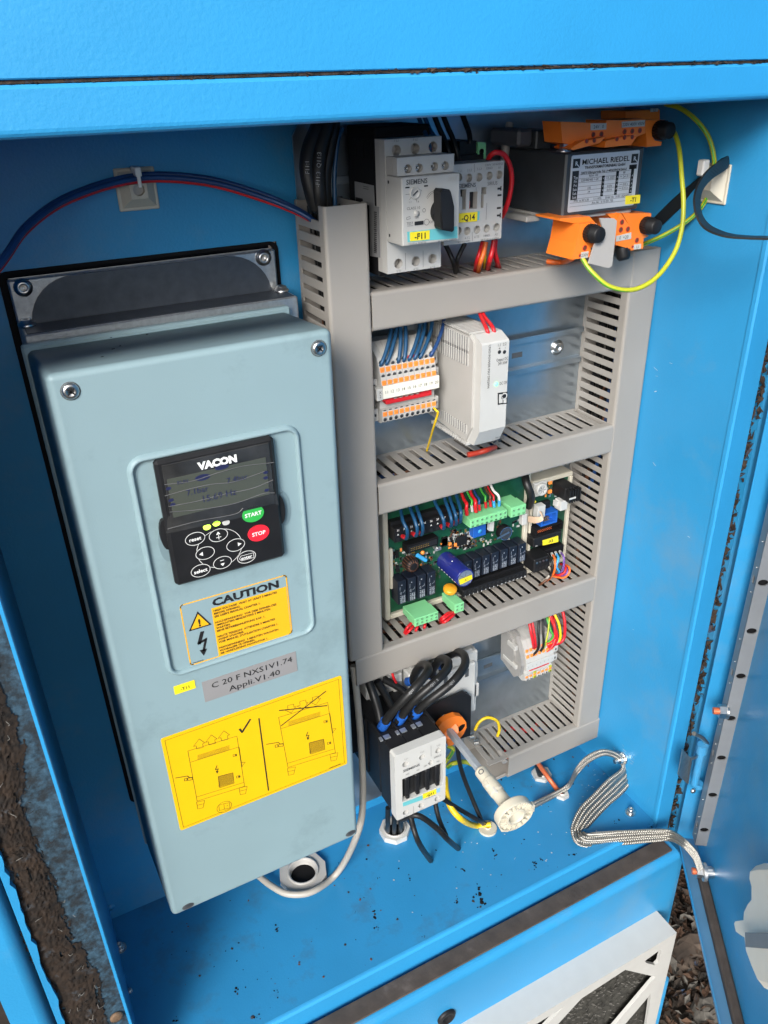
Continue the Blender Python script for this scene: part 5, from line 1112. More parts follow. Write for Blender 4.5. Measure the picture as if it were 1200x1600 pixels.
for nm, P in (('front', ((700, 1000, -.045), (640, 1030, -.049), (580, 1075, -.050), (560, 1095, -.040))), ('rear', ((672, 1005, -.043), (625, 1020, -.046), (570, 1065, -.046), (552, 1080, -.036))), ('returning', ((690, 1015, -.043), (665, 1045, -.048), (600, 1095, -.050), (565, 1100, -.042)))):
    wire('wire', nm + ' red wire running from the two-pole green plug into the duct', [cb(X, Y, y) for X, Y, y in P], .0015, RED, group='red wires below the relay board')
# ------------------------------------------------------------------ second board
k2 = thing('interface_board', 'narrow green interface board with a white dial and yellow tag -K2', 'circuit board', (.335, -.01, .02))
cx0 = cb2(598, 500, YP).x; cx1 = cb2(880, 500, YP).x; cz1 = cb2(905, 128, YP).z; cz0 = bz0
b = MB(); b.box(cx0, cx1, YP, YP + .0016, cz0, cz1, PCB); b.obj('board', k2)
b = MB(); b.box(cx0 - .003, cx1 + .004, ty, -.001, cz1 + .0004, cz1 + .0055, CREAM, .0012); b.box(cx1 + .0004, cx1 + .0045, ty + .0003, -.001, cz0, cz1 + .0002, CREAM, .0008); b.box(cx0 - .0035, cx0 - .0003, ty + .0003, -.001, cz0, cz1 + .0002, CREAM, .0008); b.box(cx0 - .0035, cx1 + .004, ty, -.001, cz0 - .005, cz0 - .0004, CREAM, .0008); b.obj('tray', k2)
b = MB(); c = cb2(680, 240, -.024); q = cb2(618, 215, -.022); b.box(q.x, c.x + .0085, -.0235, YP, c.z - .0085, c.z + .0075, WHITE, .0006); b.lathe(c, (0, -1, 0), [(.0066, 0), (.0066, .003), (.0056, .0036), (.005, .003), (0, .003)], WHITE, 24)
for k in range(6): a = k * math.pi / 3; b.quad_line(c + V((math.cos(a) * .001, -.0032, math.sin(a) * .001)), c + V((math.cos(a) * .0042, -.0032, math.sin(a) * .0042)), .0006, FN, INKG)
b.obj('setting_dial', k2)
b = MB()
for X, Y in ((755, 180), (828, 182), (752, 257)): p = cb2(X, Y, YP); b.box(p.x - .0022, p.x + .0022, YP - .0026, YP, p.z - .0020, p.z + .0020, ORANGE2, .0004)
smd(cb2, 700, 160, 890, 300, 46, YP); smd(cb2, 690, 380, 840, 460, 24, YP)
b.obj('surface_parts', k2, kind='stuff')
b = MB(); x0, x1, z0, z1 = cbx(cb2, 895, 240, 345, 1018, 215, -.040); b.box(x0, x1 - .004, -.040, YP, z0, z1, BLACK, .0008)
for k in range(5): xx = x0 + .002 + k * (x1 - x0 - .006) / 4; b.box(xx - .0006, xx + .0006, -.046, -.0398, z0, z1 - .0005 * (k % 2), BLACK)
b.box(cb2(925, 320, -.0462).x, cb2(980, 310, -.0462).x, -.0466, -.0462, cb2(930, 332, -.0462).z, cb2(930, 318, -.0462).z, WHITE); b.obj('black_socket', k2)
b = MB(); x0, x1, z0, z1 = cbx(cb2, 855, 350, 430, 915, 345, -.040); b.box(x0, x1, -.040, -.030, z0, z1, WHITE, .0005)
for k in range(3): b.box(x0 - .003, x0, -.036 + k * .002, -.0352 + k * .002, z0 + .004, z1 - .001, WHITE)
b.obj('white_plug', k2)
b = MB(); x0, x1, z0, z1 = cbx(cb2, 690, 462, 562, 826, 448, -.029); b.box(x0, x1, -.022, YP, z0, z1, BLUP, .0004); b.plate(rect3(x0, x1, z0, z1, -.029), [rect3(x0 + .0022, x1 - .0022, z0 + .0022, z1 - .0022, -.029)], (0, .0075, 0), BLUP, BLUP)
for k in range(4):
    for j in (0, 1): b.box(x0 + .004 + k * .0024, x0 + .0048 + k * .0024, -.027, -.0221, z0 + .004 + j * .0028, z0 + .0048 + j * .0028, GOLD)
b.obj('blue_socket', k2)
b = MB(); x0, x1, z0, z1 = cbx(cb2, 660, 395, 495, 725, 388, -.034); b.box(x0, x1, -.034, -.026, z0, z1, WHITE, .0005); b.obj('white_plug', k2)
b = MB(); p = cb2(628, 348, -.024); b.lathe(p, (0, -1, 0), [(.0017, 0), (.0015, .0012), (0, .0015)], YEL2, 12); b.obj('lime_part', k2)
b = MB(); x0, x1, z0, z1 = cbx(cb2, 690, 360, 420, 765, 345, -.023); b.box(x0, x1, -.023, YP, z0, z1, BLACK, .0004); b.obj('processor', k2)
b = MB(); x0, x1, z0, z1 = cbx(cb2, 642, 585, 650, 872, 535, -.030); b.box(x0, x1, -.024, YP, z0, z1, BLACKM, .0004); b.plate(rect3(x0, x1, z0, z1, -.030), [rect3(x0 + .0015, x1 - .0015, z0 + .0018, z1 - .0018, -.030)], (0, .0062, 0), BLACKM, BLACKM)
for k in range(9):
    for j in (0, 1): b.box(x0 + .003 + k * .0023, x0 + .0037 + k * .0023, -.028, -.0241, z0 + .0028 + j * .0022, z0 + .0035 + j * .0022, COPPER)
b.obj('pin_header', k2)
b = MB(); x0, x1, z0, z1 = cbx(cb2, 622, 668, 745, 862, 612, -.033); b.box(x0, x1, -.033, YP, z0, z1, BLACK, .0008); b.text('K2', V((x0 + .004, -.0332, z0 + .002)), .0015, INKW); pl = b.obj('black_module', k2)
tag_plate(cb2, ((698, 680), (830, 640), (832, 690), (700, 722)), -.0336, '-K2', pl, .0032)
b = MB(); x0, x1, z0, z1 = cbx(cb2, 640, 790, 860, 880, 735, -.029); b.box(x0, x1, -.029, YP, z0, z1, BLACKM, .0006); b.obj('black_socket', k2)
b = MB(); x0, x1, z0, z1 = cbx(cb2, 628, 850, 960, 765, 830, -.040); b.box(x0, x1, -.040, YP, z0, z1, BLACK, .001)
for k in range(4): b.box(x0 + .002 + k * .0042, x0 + .0048 + k * .0042, -.0403, -.0399, z0 + .002, z0 + .006, INK); b.cyl(V((x0 + .0034 + k * .0042, -.0405, z1 - .004)), V((x0 + .0034 + k * .0042, -.0399, z1 - .004)), .0012, STEEL, 10)
b.obj('black_plug', k2)
for k, (nm, m, P) in enumerate((('black', BKW, ((735, 800, -.034), (770, 850, -.046), (778, 930, -.050), (735, 1010, -.046), (680, 1060, -.035))), ('orange', ORW, ((775, 790, -.034), (802, 840, -.046), (800, 930, -.050), (770, 990, -.046), (710, 1040, -.035))), ('light blue', LBLW, ((808, 780, -.034), (832, 830, -.046), (815, 900, -.048), (840, 945, -.046), (820, 960, -.036))), ('violet', VIOW, ((845, 772, -.034), (875, 815, -.046), (878, 880, -.048), (862, 940, -.046), (820, 965, -.036))), ('brown', BRW, ((760, 900, -.040), (785, 930, -.046), (760, 990, -.048), (690, 1045, -.046), (660, 1065, -.036))), ('grey', GRW, ((752, 905, -.041), (770, 945, -.047), (740, 995, -.048), (690, 1030, -.038))), ('right orange', ORW, ((880, 880, -.034), (920, 905, -.044), (925, 950, -.048), (880, 995, -.046), (790, 985, -.036))), ('red', RED, ((850, 880, -.034), (890, 900, -.044), (885, 950, -.048), (830, 975, -.044), (790, 960, -.036))), ('right violet', VIOW, ((870, 890, -.034), (905, 920, -.043), (900, 965, -.046), (850, 985, -.040))))):
    pts = [cb2(X, Y, y) for X, Y, y in P]
    wire('wire', nm + ' wire bending down from the interface board into the duct', pts, .0012 if nm != 'black' else .0014, m, group='coloured wires of the interface board', ends=[(pts[0], pts[0] + (pts[1] - pts[0]) * .35, .0016, WHITE)] if k < 4 else ())
def ribbon(b, A, B, th, m, sub=6, NV=None):
    A = spline([V(p) for p in A], sub); B = spline([V(p) for p in B], sub); n = len(A); vs = []
    for i in range(n):
        t = (A[min(i + 1, n - 1)] - A[max(i - 1, 0)]); N = t.cross(B[i] - A[i]); N = N.normalized() * th / 2 if N.length > 1e-9 else V((0, 0, 0)); vs += [A[i] - N, B[i] - N, B[i] + N, A[i] + N]
    b.add(vs, [(4 * i + j, 4 * i + (j + 1) % 4, 4 * i + 4 + (j + 1) % 4, 4 * i + 4 + j) for i in range(n - 1) for j in range(4)], m, False); b.add(vs, [(0, 1, 2, 3), tuple(range(4 * n - 4, 4 * n))], m); return b
b = MB(); ribbon(b, [cb2(575, 470, -.030), cb2(640, 478, -.040), cb2(690, 470, -.044), cb2(672, 430, -.038)], [cb2(575, 520, -.030), cb2(640, 530, -.040), cb2(700, 505, -.046), cb2(690, 440, -.038)], .0012, mat('tan_flat_cable', (.55, .40, .28), .5)); tag(b.obj('flat_cable'), 'short tan flat cable looping between the two green boards', 'cable')
wire('cable', 'thick black cable curving down between the green plug and the white dial', [cb2(545, 120, -.030), cb2(560, 190, -.038), cb2(590, 270, -.042), cb2(598, 330, -.038), cb2(580, 385, -.028)], .0042, BKW, cat='cable')
# ------------------------------------------------------------------ large contactor
cq, cd_ = crop(600, 1120, 4.6154), crop(560, 1000, 5.4545)
q1 = thing('large_contactor', 'large black contactor with a cream front plate and yellow tag -Q11', 'contactor', (.123, -.06, -.149))
y = -.120; P = [cq(70, 285, y), cq(443, 140, y), cq(446, 590, y), cq(92, 755, y)]
x0 = (P[0].x + P[3].x) / 2; x1 = (P[1].x + P[2].x) / 2; z1 = (P[0].z + P[1].z) / 2; z0 = (P[2].z + P[3].z) / 2
hl = [cq(*p, y) for p in ((155, 342), (275, 290), (392, 243), (338, 330), (158, 688), (270, 637), (385, 590))]
win = [cq(*p, y) for p in ((131, 452), (424, 328), (420, 492), (133, 614))]
b = MB(); pts = rrect(x0, x1, z0, z1, .0028, y, 4); b.plate(pts, [circ(h, FN, .0033 if i != 3 else .0028, 18) for i, h in enumerate(hl)] + [win], (0, .0055, 0), WHITE, WHITE, None)
b.ext([p + V((0, .0056, 0)) for p in rrect(x0, x1, z0, z1, .0028, y, 4)], (0, .004, 0), WHITE)
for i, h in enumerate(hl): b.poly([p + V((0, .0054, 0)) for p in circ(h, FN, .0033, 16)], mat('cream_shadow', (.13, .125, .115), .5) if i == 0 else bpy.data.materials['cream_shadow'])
fp1 = b.obj('front_plate', q1)
b = MB(); b.poly([p + V((0, .0053, 0)) for p in win], INK); wx0, wx1, wz0, wz1 = win[0].x, win[1].x, (win[2].z + win[3].z) / 2, (win[0].z + win[1].z) / 2
for k in range(4):
    xx = wx0 + (wx1 - wx0) * (.14 + k * .25); b.box(xx - .0028, xx + .0028, y + .001, y + .005, wz0 + .0035, wz1 - .0030, BLACK, .0012); b.box(xx - .0018, xx + .0018, y + .0004, y + .004, wz0 + .0005, wz0 + .0042, BLACK, .0005)
b.obj('window_ribs', fp1, kind='stuff')
b = MB(); yy = y - .0002; TQ = lambda s_, X, Y, h, m=INKG, **k: b.text(s_, cq(X, Y, yy), h, m, **k)
TQ('SIEMENS', 198, 368, .0030, INKG, w=.0180, bold=.03); TQ('SIRIUS', 386, 285, .0022, INKG, w=.0082)
for X, Y, s_ in ((160, 302, '1 L1'), (275, 252, '3 L2'), (392, 204, '5 L3'), (300, 352, 'NO'), (245, 382, 'NC'), (170, 412, 'NO'), (390, 320, 'NC'), (156, 718, '2 T1'), (270, 668, '4 T2'), (386, 620, '6 T3')): TQ(s_, X, Y, .0017)
TQ('3RT1034-1A..0', 200, 620, .0013); TQ('3RT1034-1AC20', 330, 580, .0013)
b.stroke([cq(339, 208, yy), cq(340, 285, yy)], .0003, FN, INKG); b.stroke([cq(212, 645, yy), cq(213, 705, yy)], .0003, FN, INKG); b.obj('front_print', fp1)
b = MB(); b.ext([cq(*p, yy - .0002) for p in ((136, 622), (278, 568), (278, 598), (138, 648))], (0, .0003, 0), TEAL); b.ext([cq(*p, yy - .0002) for p in ((380, 522), (404, 512), (404, 540), (380, 550))], (0, .0003, 0), mat('blue_print', (.20, .42, .62), .5)); b.obj('teal_strip', fp1)
tag_plate(cq, ((281, 560), (378, 522), (378, 556), (283, 592)), yy - .0006, '-Q11', fp1, .0032)
b = MB(); bx_0, bx_1 = x0 + .0012, x1 - .0012
b.box(bx_0, bx_1, y + .0098, -.086, z0 + .001, z1 - .0006, BLACK, .001); b.box(bx_0, bx_1, -.0855, -.008, z0 + .004, z1 - .003, BLACK, .001)
W3 = (bx_1 - bx_0) / 3
for k in range(4): b.box(bx_0 + W3 * k - .0010, bx_0 + W3 * k + .0010, -.100, -.070, z1 - .004, z1 + .0014, BLACK, .0004)
for k in range(1, 3): b.box(bx_0 + W3 * k - .0005, bx_0 + W3 * k + .0005, y + .0104, -.100, z1 - .0008, z1 - .0001, BLACKM)
b.box(bx_0 - .002, bx_0 + .010, -.060, -.045, z0 + .01, z1 - .004, BLACK, .001); b.box(bx_0 - .010, bx_0 + .004, -.038, -.006, z0 + .02, z1 + .012, BLACK, .001)
b.obj('body', q1)
b = MB(); screw(b, at(577, 1112, y=-.040), FN, .0040, ALU, INK, .002); b.obj('body_screw', q1)
# main switch
ms = thing('main_switch', 'cream and grey main switch behind a black plate with an orange disc', 'switch', (.19, -.03, -.13))
b = MB(); sx0, sx1 = .152, .236
b.box(sx0, sx1, -.046, -.009, -.120, -.036, WHITE, .0015); b.box(sx0 + .012, sx1 - .006, -.052, -.0458, -.105, -.046, WHITE, .0015)
b.box(sx1 - .010, sx1 + .002, -.044, -.012, -.075, -.055, LGREY, .001); b.box(sx1 - .008, sx1 + .003, -.046, -.012, -.100, -.082, LGREY, .001)
for k in range(3): xx = sx0 + .014 + k * .026; b.box(xx - .010, xx + .010, -.0475, -.030, -.0362, -.030, LGREY, .001); b.box(xx - .0022, xx + .0022, -.0525, -.0518, -.060, -.050, INKG)
b.obj('base', ms)
b = MB(); b.box(.108, .150, -.036, -.010, -.066, -.030, WHITE, .001)
for k in range(3): b.box(.110 + k * .0135, .120 + k * .0135, -.041, -.0358, -.045, -.034, WHITE, .001); b.box(.111 + k * .0135, .119 + k * .0135, -.039, -.0358, -.062, -.050, LGREY, .001)
tag(b.obj('auxiliary_block'), 'small white block with clips half hidden behind the thick black cables', 'module')
yp = -.062; b = MB(); P = [cd_(*p, yp) for p in ((545, 590), (895, 440), (962, 482), (955, 815), (880, 840), (700, 900), (600, 930))]
b.ext(P, (0, .0022, 0), BLACK); b.box(P[0].x + .01, P[2].x, yp + .0022, -.048, P[2].z - .004, P[2].z - .0005, BLACK); b.obj('black_plate', ms)
b = MB()
for X, Y in ((728, 652), (775, 657)): p = cd_(X, Y, yp); b.lathe(p, (0, -1, 0), [(.0030, 0), (.0028, .002), (.0012, .0032), (0, .0032)], STEEL, 14)
b.obj('plate_screw', ms)
yo = -.074; P = [cd_(*p, yo) for p in ((682, 742), (712, 705), (762, 670), (830, 646), (885, 655), (918, 700), (922, 745), (898, 800), (850, 858), (808, 895), (770, 905), (760, 880), (730, 810))]
b = MB(); b.plate(P, [[cd_(*p, yo) for p in ((846, 762), (862, 735), (888, 718), (908, 716), (908, 735), (886, 765), (862, 782))]], (0, .005, 0), ORANGE, BLACK, INK); b.text('I ON', cd_(752, 795, yo - .0001), .0030, INK, w=.006); b.ext([p + V((0, .0051, 0)) for p in P], (0, .0015, 0), ORANGE)
b.cyl(cd_(780, 770, yo + .011), cd_(780, 770, yo - .001), .009, ORANGE, 20); b.obj('orange_disc', ms)
SA = at(702, 1142, y=-.0745); SE = at(804, 1273, y=-.192); sdv = (SE - SA).normalized()
sX = V((1, 0, 0)); sX = (sX - sdv * sX.dot(sdv)).normalized(); sZ = sX.cross(sdv); cr = math.cos(.25); 
LN = (SE - SA).length
b = MB(); b.fbox(SA + sdv * LN * .28, sdv, (sX + sZ * .2).normalized(), (sZ - sX * .2).normalized(), LN * .60, .0062, .0062, mat('zinc_shaft', (.42, .45, .48), .4, .35, var=.08, vscale=200), .0004); b.obj('square_shaft', ms)
b = MB(); C0 = SA + sdv * LN * .50
b.lathe(C0, sdv, [(0, 0), (.0058, 0), (.0064, .0012), (.0066, .014), (.0072, .015), (.0074, .030), (.0068, .032), (.0068, LN * .5 - .008), (.0064, LN * .5 - .006)], CREAM, 36, False)
side_ = (-sX * .75 + sZ * .65).normalized()
cpl = b.obj('shaft_coupling', ms)
b = MB(); u_ = (CAM - C0 - sdv * .006); u_ = (u_ - sdv * u_.dot(sdv)).normalized(); b.lathe(C0 + sdv * .006 + u_ * .0058, u_, [(.0028, 0), (.0026, .0012), (.0022, .0012), (.0020, .0002), (0, .0002)], DKSTEEL, 14)
w_ = sdv.cross(u_); b.fbox(C0 + sdv * .031 + u_ * .0071, sdv, w_, u_, .008, .0022, .0008, LGREY, .0003); b.fbox(C0 + sdv * .020 + u_ * .0070 + w_ * .003, sdv, w_, u_, .006, .004, .0010, CREAM, .0004); b.obj('coupling_screw', cpl)
b = MB(); nd = (sdv * .92 + V((-.10, -.25, -.05))).normalized(); R_ = .0187; c = SE
b.lathe(c, nd, [(.0068, -.006), (R_ * .98, -.006), (R_, -.005), (R_, .002), (R_ * .985, .003), (R_ * .93, .003), (R_ * .92, .0004), (.0105, .0004), (.0100, .003), (.0082, .0034), (.0074, .002), (.0058, -.008), (0, -.010)], CREAM, 56, False)
e1 = nd.orthogonal().normalized(); e2 = nd.cross(e1)
for k in range(16):
    a = k * math.pi / 8 + .1; d = e1 * math.cos(a) + e2 * math.sin(a); b.fbox(c + d * .0137 + nd * .0016, d, nd, d.cross(nd), .0068, .0024, .0011, CREAM)
for a in (.3, 2.4): d = e1 * math.cos(a) + e2 * math.sin(a); b.fbox(c + d * (R_ + .0006) + nd * -.001, d, nd, d.cross(nd), .003, .006, .009, CREAM, .0006)
b.lathe(c - nd * .008, nd, [(0, .004), (.0026, .004), (.0034, .001), (.0036, -.001)], STEEL, 16)
b.obj('handle_flange', ms)
CPR = mat('cable_print', (.20, .21, .22), .5, var=0)
# thick black cables with blue sleeves
for k, (nm, P, X, Y) in enumerate((('left', ((215, 715, -.083), (300, 600, -.092), (450, 440, -.098), (580, 290, -.092), (590, 225, -.080), (540, 215, -.066), (480, 290, -.056), (462, 365, -.050)), 215, 725), ('middle', ((352, 672, -.083), (470, 520, -.094), (640, 370, -.098), (755, 250, -.090), (760, 180, -.078), (700, 165, -.064), (640, 240, -.054), (620, 305, -.050)), 355, 688), ('right', ((485, 620, -.083), (600, 520, -.094), (790, 370, -.098), (900, 230, -.090), (905, 140, -.078), (850, 105, -.062), (760, 140, -.052), (720, 240, -.048)), 488, 640))):
    pts = [cd_(X_, Y_, y_) for X_, Y_, y_ in P]; e0 = pts[0] + V((0, .004, -.008))
    o = wire('cable', 'thick black cable looping from the main switch down to the large contactor, ' + nm + ' one', [e0] + pts + [pts[-1] + V((0, .01, -.004))], .0043, BKW, cat='cable', group='looped black cables at the large contactor', ends=[(pts[0] + (pts[1] - pts[0]) * .22, e0, .0053, BLUP), (pts[-1] + (pts[-2] - pts[-1]) * .2, pts[-1] + V((0, .008, -.004)), .0053, BLUP)])
    b = MB(); m_ = pts[2]; tdir = (pts[3] - pts[1]).normalized(); Nn = (CAM - m_); Nn = (Nn - tdir * Nn.dot(tdir)).normalized(); Yn = Nn.cross(tdir)
    b.text('-Q11' if k != 1 else '-Q11  2', m_ + Nn * .0041, .0024, CPR, X=tdir, Y=Yn, off=.0004); b.obj('cable_print', o)
    p = cd_(X, Y + 45, -.093); b = MB(); b.box(p.x - .0055, p.x + .0055, -.0975, -.0920, z1 - .0004, z1 + .0012, ALU, .0003); b.obj('clamp_plate', q1)
for nm, P, r in (('leftmost', ((90, 360, -.05), (130, 470, -.060), (170, 600, -.068), (190, 700, -.074)), .0044), ('middle', ((160, 350, -.045), (230, 470, -.050), (290, 580, -.056), (330, 660, -.066)), .0040), ('right', ((210, 330, -.04), (320, 390, -.046), (400, 450, -.052), (470, 520, -.060)), .0038)):
    wire('cable', nm + ' dark cable descending from the duct behind the looped black cables', [cd_(X, Y, y_) for X, Y, y_ in P], r, BKW, cat='cable', group='dark cables behind the loops')
wire('wire', 'short red wire dropping out of the duct above the main switch', [cd_(285, 270, -.05), cd_(300, 320, -.052), cd_(322, 362, -.05)], .0014, RED)
# ------------------------------------------------------------------ floor: glands, bolts, lower cables
def gland(px, py, r, h, n, name, label, bore=.76, m=WHITE, rot=0.):
    t = thing(name, label, 'cable gland', at(px, py, z=ZF)); c = at(px, py, z=ZF); b = MB()
    out = [c + V((math.cos(2 * math.pi * k / n + rot) * r, math.sin(2 * math.pi * k / n + rot) * r, h)) for k in range(n)]
    b.plate(out, [[c + V((math.cos(2 * math.pi * k / 28) * r * bore, math.sin(2 * math.pi * k / 28) * r * bore, h)) for k in range(28)]], (0, 0, -h), m, m); b.obj('nut', t)
    b = MB(); b.lathe(c, (0, 0, 1), [(r * bore * .99, .0005), (r * bore * .99, h + .002), (r * bore * .88, h + .002), (r * bore * .80, h - .001), (r * bore * .78, .0008), (0, .0008)], (DEVG if r > .012 else m), 28); b.lathe(c, (0, 0, 1), [(r * bore * .76, .001), (r * bore * .72, .0012), (0, .0012)], BLACKM, 20); b.obj('insert', t); return t
gland(617, 1300, .0180, .007, 8, 'cable_gland', 'large white gland on the floor below the large contactor', rot=.4)
gland(474, 1368, .0265, .007, 10, 'cable_gland', 'widest white gland on the floor under the pale blue drive', .66, DEVG)
gland(846, 1212, .0125, .005, 6, 'cable_gland', 'white hexagonal gland on the floor under the open bottom duct', .58, rot=.3)
gland(878, 1243, .0085, .004, 6, 'cable_gland', 'smallest white hexagonal gland holding the red-brown cable on the floor', .45, rot=.1)
gland(762, 1296, .0105, .003, 24, 'cable_gland', 'round cream plug on the floor beneath the handle flange', .3, CREAM)
def fbolt(px, py, name, label, m=STEEL):
    t = thing(name, label, 'bolt', at(px, py, z=ZF)); c = at(px, py, z=ZF); b = MB(); b.cyl(c, c + V((0, 0, .0012)), .0062, m, 22); b.lathe(c, (0, 0, 1), [(.0046, .0012), (.0046, .003), (.0040, .0034), (0, .0034)], m, 20); b.obj('washer', t)
    b = MB(); b.lathe(c, (0, 0, 1), [(.0036, .0034), (.0036, .0062), (.0030, .0072), (.0016, .0074), (.0014, .0058), (0, .0058)], m, 18); b.obj('head', t)
fbolt(985, 1270, 'floor_bolt', 'bright bolt with washer on the floor near the right wall')
fbolt(188, 1482, 'floor_bolt', 'dull bolt with washer on the floor by the left lip', ALU)
b = MB(); c = at(203, 1549, z=ZF); b.lathe(c, (0, 0, 1), [(.0026, 0), (.0026, .002), (.0015, .003), (0, .003)], ALU, 14); tag(b.obj('rivet'), 'tiny bright rivet on the floor beside the left lip', 'rivet')
b = MB(); c = at(173, 1418, y=YB); b.lathe(c, FN, [(.0042, 0), (.0040, .001), (0, .0014)], BLUE, 16); b.obj('rivet', cab)
zc = ZF + .0026
wire('cable', 'beige cable curving out from under the drive across the floor', [at(552, 1040, y=-.050), at(558, 1090, y=-.055), at(564, 1160, y=-.066), at(567, 1235, y=-.082), at(561, 1295, y=-.093), at(530, 1360, z=-.262), at(490, 1392, z=-.262), at(452, 1397, z=-.262), at(424, 1384, z=-.262), at(400, 1365, z=-.262)], .0036, GRW, cat='cable')
wire('cable', 'black cable from the large contactor entering the floor, left end', [at(640, 1268, y=-.105), at(645, 1290, y=-.112), at(655, 1318, y=-.118), at(673, 1345, z=ZF)], .0030, BKW, cat='cable', group='black motor cables')
wire('cable', 'black cable arching from the large contactor and entering the floor, right end', [at(628, 1280, y=-.100), at(652, 1274, y=-.112), at(680, 1292, y=-.118), at(700, 1312, y=-.120), at(716, 1326, z=ZF)], .0030, BKW, cat='cable', group='black motor cables')
wire('cable', 'black cable dropping behind the cream front plate towards the arching cable', [at(680, 1255, y=-.10), at(686, 1280, y=-.108), at(697, 1305, y=-.112)], .0026, BKW, cat='cable', group='black motor cables')
for k in range(3): wire('cable', ('first', 'second', 'third')[k] + ' black core standing in the bore of the large white gland', [at(606 + k * 10, 1262, y=-.06), at(606 + k * 10, 1285, y=-.055), at(607 + k * 9, 1302 + (k % 2) * 3, z=ZF + .001)], .0028, BKW, cat='cable', group='black cores in the large gland')
wire('cable', 'black cable hanging from the main switch to the round floor plug', [cq(525, 180, -.070), cq(545, 330, -.070), cq(580, 450, -.072), cq(640, 600, -.078), cq(700, 740, -.088), cq(715, 775, z=ZF + .003)], .0026, BKW, cat='cable')
wire('cable', 'black cable running low from the contactor to the round floor plug', [cq(420, 590, -.085), cq(500, 640, -.088), cq(600, 700, -.090), cq(680, 745, -.092), cq(730, 770, z=ZF + .004)], .0026, BKW, cat='cable')
wire('cable', 'thick yellow-green earth cable sweeping across the floor to the round plug', [cq(440, 440, -.060), cq(448, 540, -.075), cq(480, 650, -.088), cq(560, 740, -.098), cq(660, 785, z=ZF + .006), cq(770, 778, z=ZF + .005)], .0034, YELW, cat='cable')
wire('wire', 'yellow-green wire lying behind the square shaft', [cq(460, 360, -.05), cq(500, 335, -.055), cq(580, 325, -.055), cq(640, 345, -.05)], .0026, GNYE)
wire('wire', 'yellow wire hanging beside the orange disc', [cq(460, 210, -.05), cq(500, 235, -.055), cq(470, 290, -.05), cq(440, 330, -.05)], .0024, GNYE)
wire('wire', 'yellow wire arching into the bottom duct beside the black plate', [cq(655, 95, -.040), cq(690, 35, -.040), cq(750, 5, -.042), cq(815, 30, -.044), cq(832, 90, -.044), cq(818, 140, -.044)], .0018, YELW)
wire('cable', 'red-brown cable running from the bottom duct into the smallest gland', [at(832, 1180, y=-.05), at(848, 1203, y=-.055), at(862, 1222, y=-.066), at(877, 1243, z=ZF + .002)], .0030, COPPER, cat='cable')
wire('cable', 'dark grey cable standing in the hexagonal gland under the bottom duct', [at(838, 1190, y=-.05), at(842, 1205, y=-.05), at(845, 1213, z=ZF + .001)], .0036, BKW, cat='cable')
# loose finger and clip of the open duct end
b = MB(); p = at(787, 1187, y=-.053); b.cyl(p + V((-.001, -.004, 0)), p + V((.0015, .010, .004)), .0036, DUCT, 12); b.box(.243, .275, -.0555, -.0535, -.2315, -.2275, DUCT, .0006); b.obj('cut_finger', d4)
b = MB()
for k in range(4): c = at(735 + k * 7, 1150 + k * 10, y=-.02); b.cyl(c, c + V((.004, -.003, .002)), .0035, STEEL, 10)
tag(b.obj('earth_clamp', kind='stuff') if False else b.obj('earth_clamp'), 'small bright earth clamp between the black plate and the open duct', 'clamp')
# ------------------------------------------------------------------ braided earth strap
c4 = crop(800, 1100, 3)
E1 = [(95, 462), (200, 412), (260, 374), (300, 300), (350, 245), (420, 213), (480, 222), (535, 255)]
E2 = [(100, 490), (210, 432), (270, 392), (312, 322), (368, 270), (430, 242), (482, 255), (520, 290)]
F1 = [(505, 258), (512, 300), (450, 350), (382, 420), (322, 480), (289, 540), (276, 590), (292, 648), (345, 672), (450, 666), (560, 656), (660, 646), (735, 642), (795, 668), (845, 722), (872, 790)]
F2 = [(538, 268), (566, 345), (530, 410), (462, 470), (405, 528), (362, 574), (338, 600), (352, 607), (395, 600), (470, 595), (560, 591), (665, 587), (745, 592), (812, 634), (868, 692), (898, 770)]
W1 = c4(500, 262, x=.402)
def lerpd(n, prof):
    out = []
    for i in range(n):
        t = i / (n - 1) * (len(prof) - 1); k = min(int(t), len(prof) - 2); out.append(prof[k] + (prof[k + 1] - prof[k]) * (t - k))
    return out
def edge(E, ys): return [c4(X, Y, y) for (X, Y), y in zip(E, ys)]
yA = [c4(97, 476, z=-.262).y, c4(205, 420, z=-.264).y, c4(265, 383, z=-.258).y, -.098, -.100, -.102, W1.y + .001, W1.y - .004]
yF = [W1.y, W1.y - .006, -.122, -.128, -.132, -.134, -.134, c4(322, 625, z=-.2625).y, c4(370, 638, z=-.2655).y, c4(450, 632, z=-.2665).y, c4(560, 624, z=-.2660).y, c4(660, 617, z=-.2640).y, c4(740, 617, z=-.262).y, -.218, -.232, -.244]
st_ = thing('braided_earth_strap', 'flat braided metal earth strap zigzagging from the wall bolt to the open door', 'earth strap', c4(300, 620, z=ZF))
BR = mat('tinned_braid', (.42, .40, .36), .46, 1., var=.15, vscale=500)
